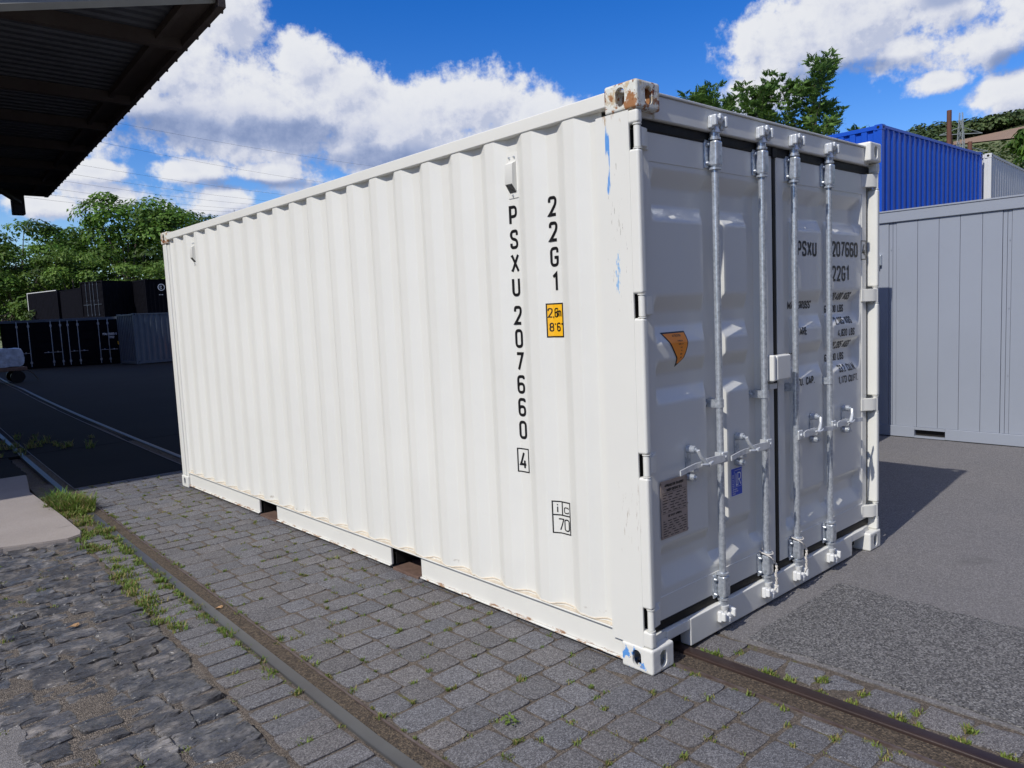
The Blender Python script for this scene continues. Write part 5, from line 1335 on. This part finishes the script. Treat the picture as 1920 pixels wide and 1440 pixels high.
clone(T3, (*fromcam(16.9, 82), -1), 9.4, .6, 'low dark bushy tree in front of the tallest tree', 1.2)
clone(T2, (*fromcam(13.0, 90), -1), 9.6, 3.1, 'low bright bushy tree above the white-framed black container', 1.25)
clone(T2, (*fromcam(9.9, 93), -1), 9.6, 5.2, 'low bright bushy tree at the left end of the far containers', 1.2)
clone(T3, (*fromcam(7.4, 88), -1), 11.0, 1.1, 'dark green tree cut by the left edge of the picture', 1.1)
clone(T1, (*fromcam(22.0, 95), -1), 12.0, 2.9, 'green tree mostly hidden behind the rear of the white container', 1.1)
clone(T3, (*fromcam(19.0, 80), -1), 8.0, 4.4, 'low dark bush between the black containers and the white one', 1.3)
clone(T2, (*fromcam(11.2, 95), -1), 12.4, .2, 'hazy green tree behind the gap between the leftmost trees', 1.1)

for k_, (az_, d_, h_) in enumerate(((26, 92, 9.5), (30.5, 98, 10), (35, 90, 9), (40, 96, 10.5), (45, 92, 10))):
    clone((T1, T2, T3)[k_ % 3], (*fromcam(az_, d_), -1), h_, az_, 'green tree hidden behind the roof of the white container', 1.2)
# ailanthus-like trees on the right: real limbs with drooping compound leaves
def feather_tree(seed, hgt, spread, n_main=9, leafn=9, bare=.0, ll=.42):
    rnd = random.Random(seed); b = BM(); vs_ = []; fs = []; cols = []
    def leaf(p, d, L):
        # compound leaf: drooping rachis with leaflet pairs
        d = d.normalized(); side = d.cross(Vector((0, 0, 1))); side = side.normalized() if side.length > .1 else Vector((1, 0, 0))
        n = 7; t_ = rnd.uniform(.75, 1.3)
        for k in range(1, n+1):
            t = k/n; q = p+d*L*t+Vector((0, 0, -L*.38*t*t)); w = L*.28*math.sin(min(1, t*.9+.25)*math.pi)**.5+.01
            for s in (-1, 1):
                dr = (side*s+d*.35+Vector((0, 0, -.75-.5*rnd.random()))).normalized(); up = dr.cross(d).normalized()
                wd = d*L*.07; i = len(vs_); tip = q+dr*w
                vs_.extend([q-wd*.6, q+dr*w*.5-wd, tip, q+dr*w*.5+wd]); fs.append((i, i+1, i+2, i+3)); cols.extend([(t_, t_, t_)]*4)
    def twig(p, d, L, r, lev):
        n = 4; pts = [p]; dd = d.normalized()
        for k in range(n):
            dd = (dd+Vector((rnd.gauss(0, .12), rnd.gauss(0, .12), rnd.gauss(.05, .08)))).normalized(); pts.append(pts[-1]+dd*L/n)
        tube(b, pts, [r*(1-.6*k/n) for k in range(n+1)], 5 if lev else 7)
        if lev >= 2 or L < .9:
            for q in pts[2:]:
                for _ in range(leafn if q is pts[-1] else max(2, leafn//2)):
                    a = rnd.uniform(0, 6.283); leaf(q, Vector((math.cos(a), math.sin(a), rnd.uniform(-.2, 1.0)))+dd*.6, ll*rnd.uniform(.7, 1.2))
            return
        for k in range(1, n+1):
            for _ in range(2 if k < n else 3):
                a = rnd.uniform(0, 6.283); o = Vector((math.cos(a), math.sin(a), rnd.uniform(.4, 1.2)))
                twig(pts[k], (dd*.6+o*.8), L*rnd.uniform(.42, .6), r*.5*(1-.1*k), lev+1)
    trunk = [Vector((0, 0, 0))]; dd = Vector((0, 0, 1))
    N = 7
    for k in range(N): dd = (dd+Vector((rnd.gauss(0, .06), rnd.gauss(0, .06), .1))).normalized(); trunk.append(trunk[-1]+dd*hgt*.86/N)
    tube(b, trunk, [.13*hgt/8*(1-.8*k/N)+.01 for k in range(N+1)], 8)
    for k in range(n_main):
        t = .30+.66*k/(n_main-1); i = min(N-1, int(t*N)); p = trunk[i].lerp(trunk[i+1], t*N-i); a = k*2.4+rnd.uniform(-.4, .4)
        L = spread*(1.15-.75*t)*rnd.uniform(.8, 1.15); twig(p, Vector((math.cos(a), math.sin(a), .9+.8*t)), L, .045*(1.2-t), 1)
    for k in range(4): twig(trunk[-1-(k > 1)], Vector((rnd.uniform(-.6, .6), rnd.uniform(-.6, .6), 1)), hgt*rnd.uniform(.08, .13), .02, 2)
    return vs_, fs, cols, b
def ftree(data, loc, rz, label, top=8.6):
    v, f, c, b = data; s = top/max(q[2] for q in v); r = empty('ailanthus_tree', loc, rz); tag(r, label, 'tree', 'feathery trees behind the white container'); pydata('crown', v, f, M['leaf3'], r, cols=c); obj('trunk', b, M['bark'], r, smooth=60); r.scale = (s, s, s); return r
F1 = ftree(feather_tree(11, 8.6, 2.1, 14, 8, ll=.38), (*fromcam(64.4, 24.5), 0), 0, 'tallest feathery tree rising just left of the blue container', 8.65)
F2 = ftree(feather_tree(12, 8.3, 2.7, 14, 8, ll=.38), (*fromcam(60.2, 25.5), 0), 1, 'broad feathery tree in the middle behind the door header', 8.45)
FS = (F1.scale[0], F2.scale[0], 0)
def fclone(src, az, d, s, rz, label):
    c = copy_tree(src); c.location = (*fromcam(az, d), 0); s *= src.scale[0]; c.scale = (s, s, s); c.rotation_euler = (0, 0, rz); c['label'] = label
fclone(F2, 55.4, 27, 1.06, 2.2, 'lower feathery tree just right of the rusted corner casting')
fclone(F1, 49.6, 29, 1.07, 4.0, 'feathery tree whose tips peep over the roof left of the corner casting')
fclone(F1, 67.35, 27, .80, 1.3, 'small feathery tree whose tips rise behind the blue container corner')
for q in [x for x in bpy.data.objects if x.get('label', '').startswith('small feathery')]: q.scale = (q.scale[0]*.62, q.scale[1]*.62, q.scale[2])
fclone(F2, 58.0, 28, 1.02, 5.0, 'feathery tree filling the gap behind the middle one')

# =================================================================== HILL
def ridge_el(az):
    pts = [(-40, 3.0), (0, 3.4), (25, 4.2), (40, 6.0), (60, 8.6), (64, 9.4), (66, 9.9), (68, 10.2), (69.5, 10.6), (71, 10.9), (72.5, 10.7), (74, 10.7), (76, 11.1), (80, 12.2), (95, 13.0), (120, 9.0), (140, 4)]
    for (a, e), (c, f) in zip(pts, pts[1:]):
        if a <= az <= c: return e+(f-e)*(az-a)/(c-a)
    return 5
vs_ = []; azs = frange(-40, 140, 1.0); rs = [120, 200, 280, 360, 440, 520, 600, 680, 760, 1000]
for az in azs:
    for r in rs:
        e = ridge_el(az); t = min(1, max(0, (r-120)/(640))); h = 760*math.tan(R(e-.9))*(t**1.15)+4*noise.noise(Vector((az*.3, r*.01, 0)))*t
        x, y = fromcam(az, r); vs_.append((x, y, -1.0+h if r < 1000 else h*.9))
nr = len(rs); fs = [(i*nr+j, i*nr+j+1, (i+1)*nr+j+1, (i+1)*nr+j) for i in range(len(azs)-1) for j in range(nr-1)]
hm = mat('hillside', (0.095, 0.13, 0.04), .95, color2=(.06, .095, .03), vscale=.02)
nt = hm.node_tree; bsdf = nt.nodes['Principled BSDF']
tc = nt.nodes.new('ShaderNodeTexCoord'); wv = nt.nodes.new('ShaderNodeTexWave'); wv.inputs['Scale'].default_value = .13; wv.inputs['Distortion'].default_value = .6; wv.inputs['Detail'].default_value = 2
mp_ = nt.nodes.new('ShaderNodeMapping'); mp_.inputs['Rotation'].default_value = (0, 0, R(35)); nt.links.new(tc.outputs['Object'], mp_.inputs[0]); nt.links.new(mp_.outputs[0], wv.inputs['Vector'])
mx = nt.nodes.new('ShaderNodeMix'); mx.data_type = 'RGBA'; nt.links.new(wv.outputs['Fac'], mx.inputs[0]); nt.links.new(bsdf.inputs['Base Color'].links[0].from_socket, mx.inputs[6]); mx.inputs[7].default_value = (.20, .20, .085, 1); nt.links.new(mx.outputs[2], bsdf.inputs['Base Color'])
o = pydata('hill', vs_, fs, hm, smooth=180); tag(o, 'green vineyard hillside rising beyond the containers', 'hill', kind='structure')
def hill_h(az, r):
    e = ridge_el(az); t = min(1, max(0, (r-120)/640)); return -1.0+760*math.tan(R(e-.9))*(t**1.15)+4*noise.noise(Vector((az*.3, r*.01, 0)))*t
def r_at(az, el):
    """distance at which the slope reaches a given elevation angle from the yard"""
    a, b = 200.0, 755.0
    for _ in range(24):
        m = (a+b)/2
        if (hill_h(az, m)-1.65)/m < math.tan(R(el)): a = m
        else: b = m
    return (a+b)/2
def f_el(az, top): return (9.30+(az-72)*.085 if top else 9.12-(az-72)*.03)-max(0, 72.5-az)*.1
# ploughed field: a brown strip on the slope
vs_ = []; fs = []; A = frange(71.6, 100, .4); Q = frange(0, 1, .1)
for az in A:
    for q in Q:
        r = r_at(az, f_el(az, 0)+(max(f_el(az, 1), f_el(az, 0)+.02)-f_el(az, 0))*q); x, y = fromcam(az, r); vs_.append((x, y, hill_h(az, r)+1.2))
n = len(Q); fs = [(i*n+j, i*n+j+1, (i+1)*n+j+1, (i+1)*n+j) for i in range(len(A)-1) for j in range(n-1)]
fm_ = mat('ploughed_field', (.31, .20, .135), .95, color2=(.25, .16, .105), vscale=.04)
nt = fm_.node_tree; bsdf = nt.nodes['Principled BSDF']; tc = nt.nodes.new('ShaderNodeTexCoord'); wv = nt.nodes.new('ShaderNodeTexWave'); wv.inputs['Scale'].default_value = .10; wv.inputs['Distortion'].default_value = .5
mp_ = nt.nodes.new('ShaderNodeMapping'); mp_.inputs['Rotation'].default_value = (0, 0, R(-28)); nt.links.new(tc.outputs['Object'], mp_.inputs[0]); nt.links.new(mp_.outputs[0], wv.inputs['Vector'])
mx = nt.nodes.new('ShaderNodeMix'); mx.data_type = 'RGBA'; nt.links.new(wv.outputs['Fac'], mx.inputs[0]); nt.links.new(bsdf.inputs['Base Color'].links[0].from_socket, mx.inputs[6]); mx.inputs[7].default_value = (.22, .15, .10, 1); nt.links.new(mx.outputs[2], bsdf.inputs['Base Color'])
o = pydata('ploughed_field', vs_, fs, fm_, smooth=180); tag(o, 'brown ploughed field below the wooded ridge', 'field', kind='structure')
# wood along the ridge: one far mass
rnd = random.Random(5); pn = []
for k in range(560):
    az = rnd.uniform(62, 86); e_lo = f_el(az, 1)+.12 if az > 71.6 else 8.9; r = rnd.uniform(r_at(az, e_lo), 790); x, y = fromcam(az, r); z = hill_h(az, min(r, 759)); c = Vector((x, y, z+rnd.uniform(1, 5))); rad = rnd.uniform(5, 9); t = rnd.uniform(.7, 1.2)
    for _ in range(70):
        d = Vector((rnd.gauss(0, 1), rnd.gauss(0, 1), abs(rnd.gauss(0, 1)))).normalized(); pn.append((c+d*rad*rnd.uniform(.8, 1.05), (d+Vector((0, 0, .4))).normalized(), t))
v, f, c = leaf_cloud(pn, 1.5, 9, .8)
o = pydata('ridge_wood', v, f, M['leafh'], cols=c); tag(o, 'dark wood covering the ridge of the far hill', 'wood', kind='stuff')
# vine rows / bushes on the lower slope
pn = []
for k in range(60):
    az0 = 66+k*.42; 
    for j in range(66):
        r = 250+j*6.0; az = az0+(r-250)*.016; x, y = fromcam(az, r)
        if r > r_at(az, 8.95)-6: continue
        pn.append((Vector((x, y, hill_h(az, r)+1.0)), Vector((0, 0, 1)), rnd.uniform(.8, 1.2)))
        pn.append((Vector((x+rnd.uniform(-1, 1), y+rnd.uniform(-1, 1), hill_h(az, r)+1.6)), Vector((0, 0, 1)), rnd.uniform(.8, 1.2)))
v, f, c = leaf_cloud(pn, 1.6, 10, .6)
o = pydata('vine_rows', v, f, M['leafh'], cols=c); tag(o, 'rows of vines on the lower slope of the hill', 'vines', kind='stuff')
hg = 'trees on the lower slope right of the pylon'
H1 = make_tree('hill_tree', broad_tree_mesh(21, rx=.48, n_sub=40, n_leaf=6500, size=.02), M['leaf1'], (*fromcam(75.9, 75), 0), 12.4, 0, 'round bright green tree at the right edge above the pale container', hg)
H2 = clone(H1, (*fromcam(74.0, 95), 0), 12.6, 2, 'lower loose green tree between the poles and the right edge', 1.0)
H3 = clone(H1, (*fromcam(78.5, 70), 0), 13.2, 4, 'green tree just outside the right edge', 1.0)
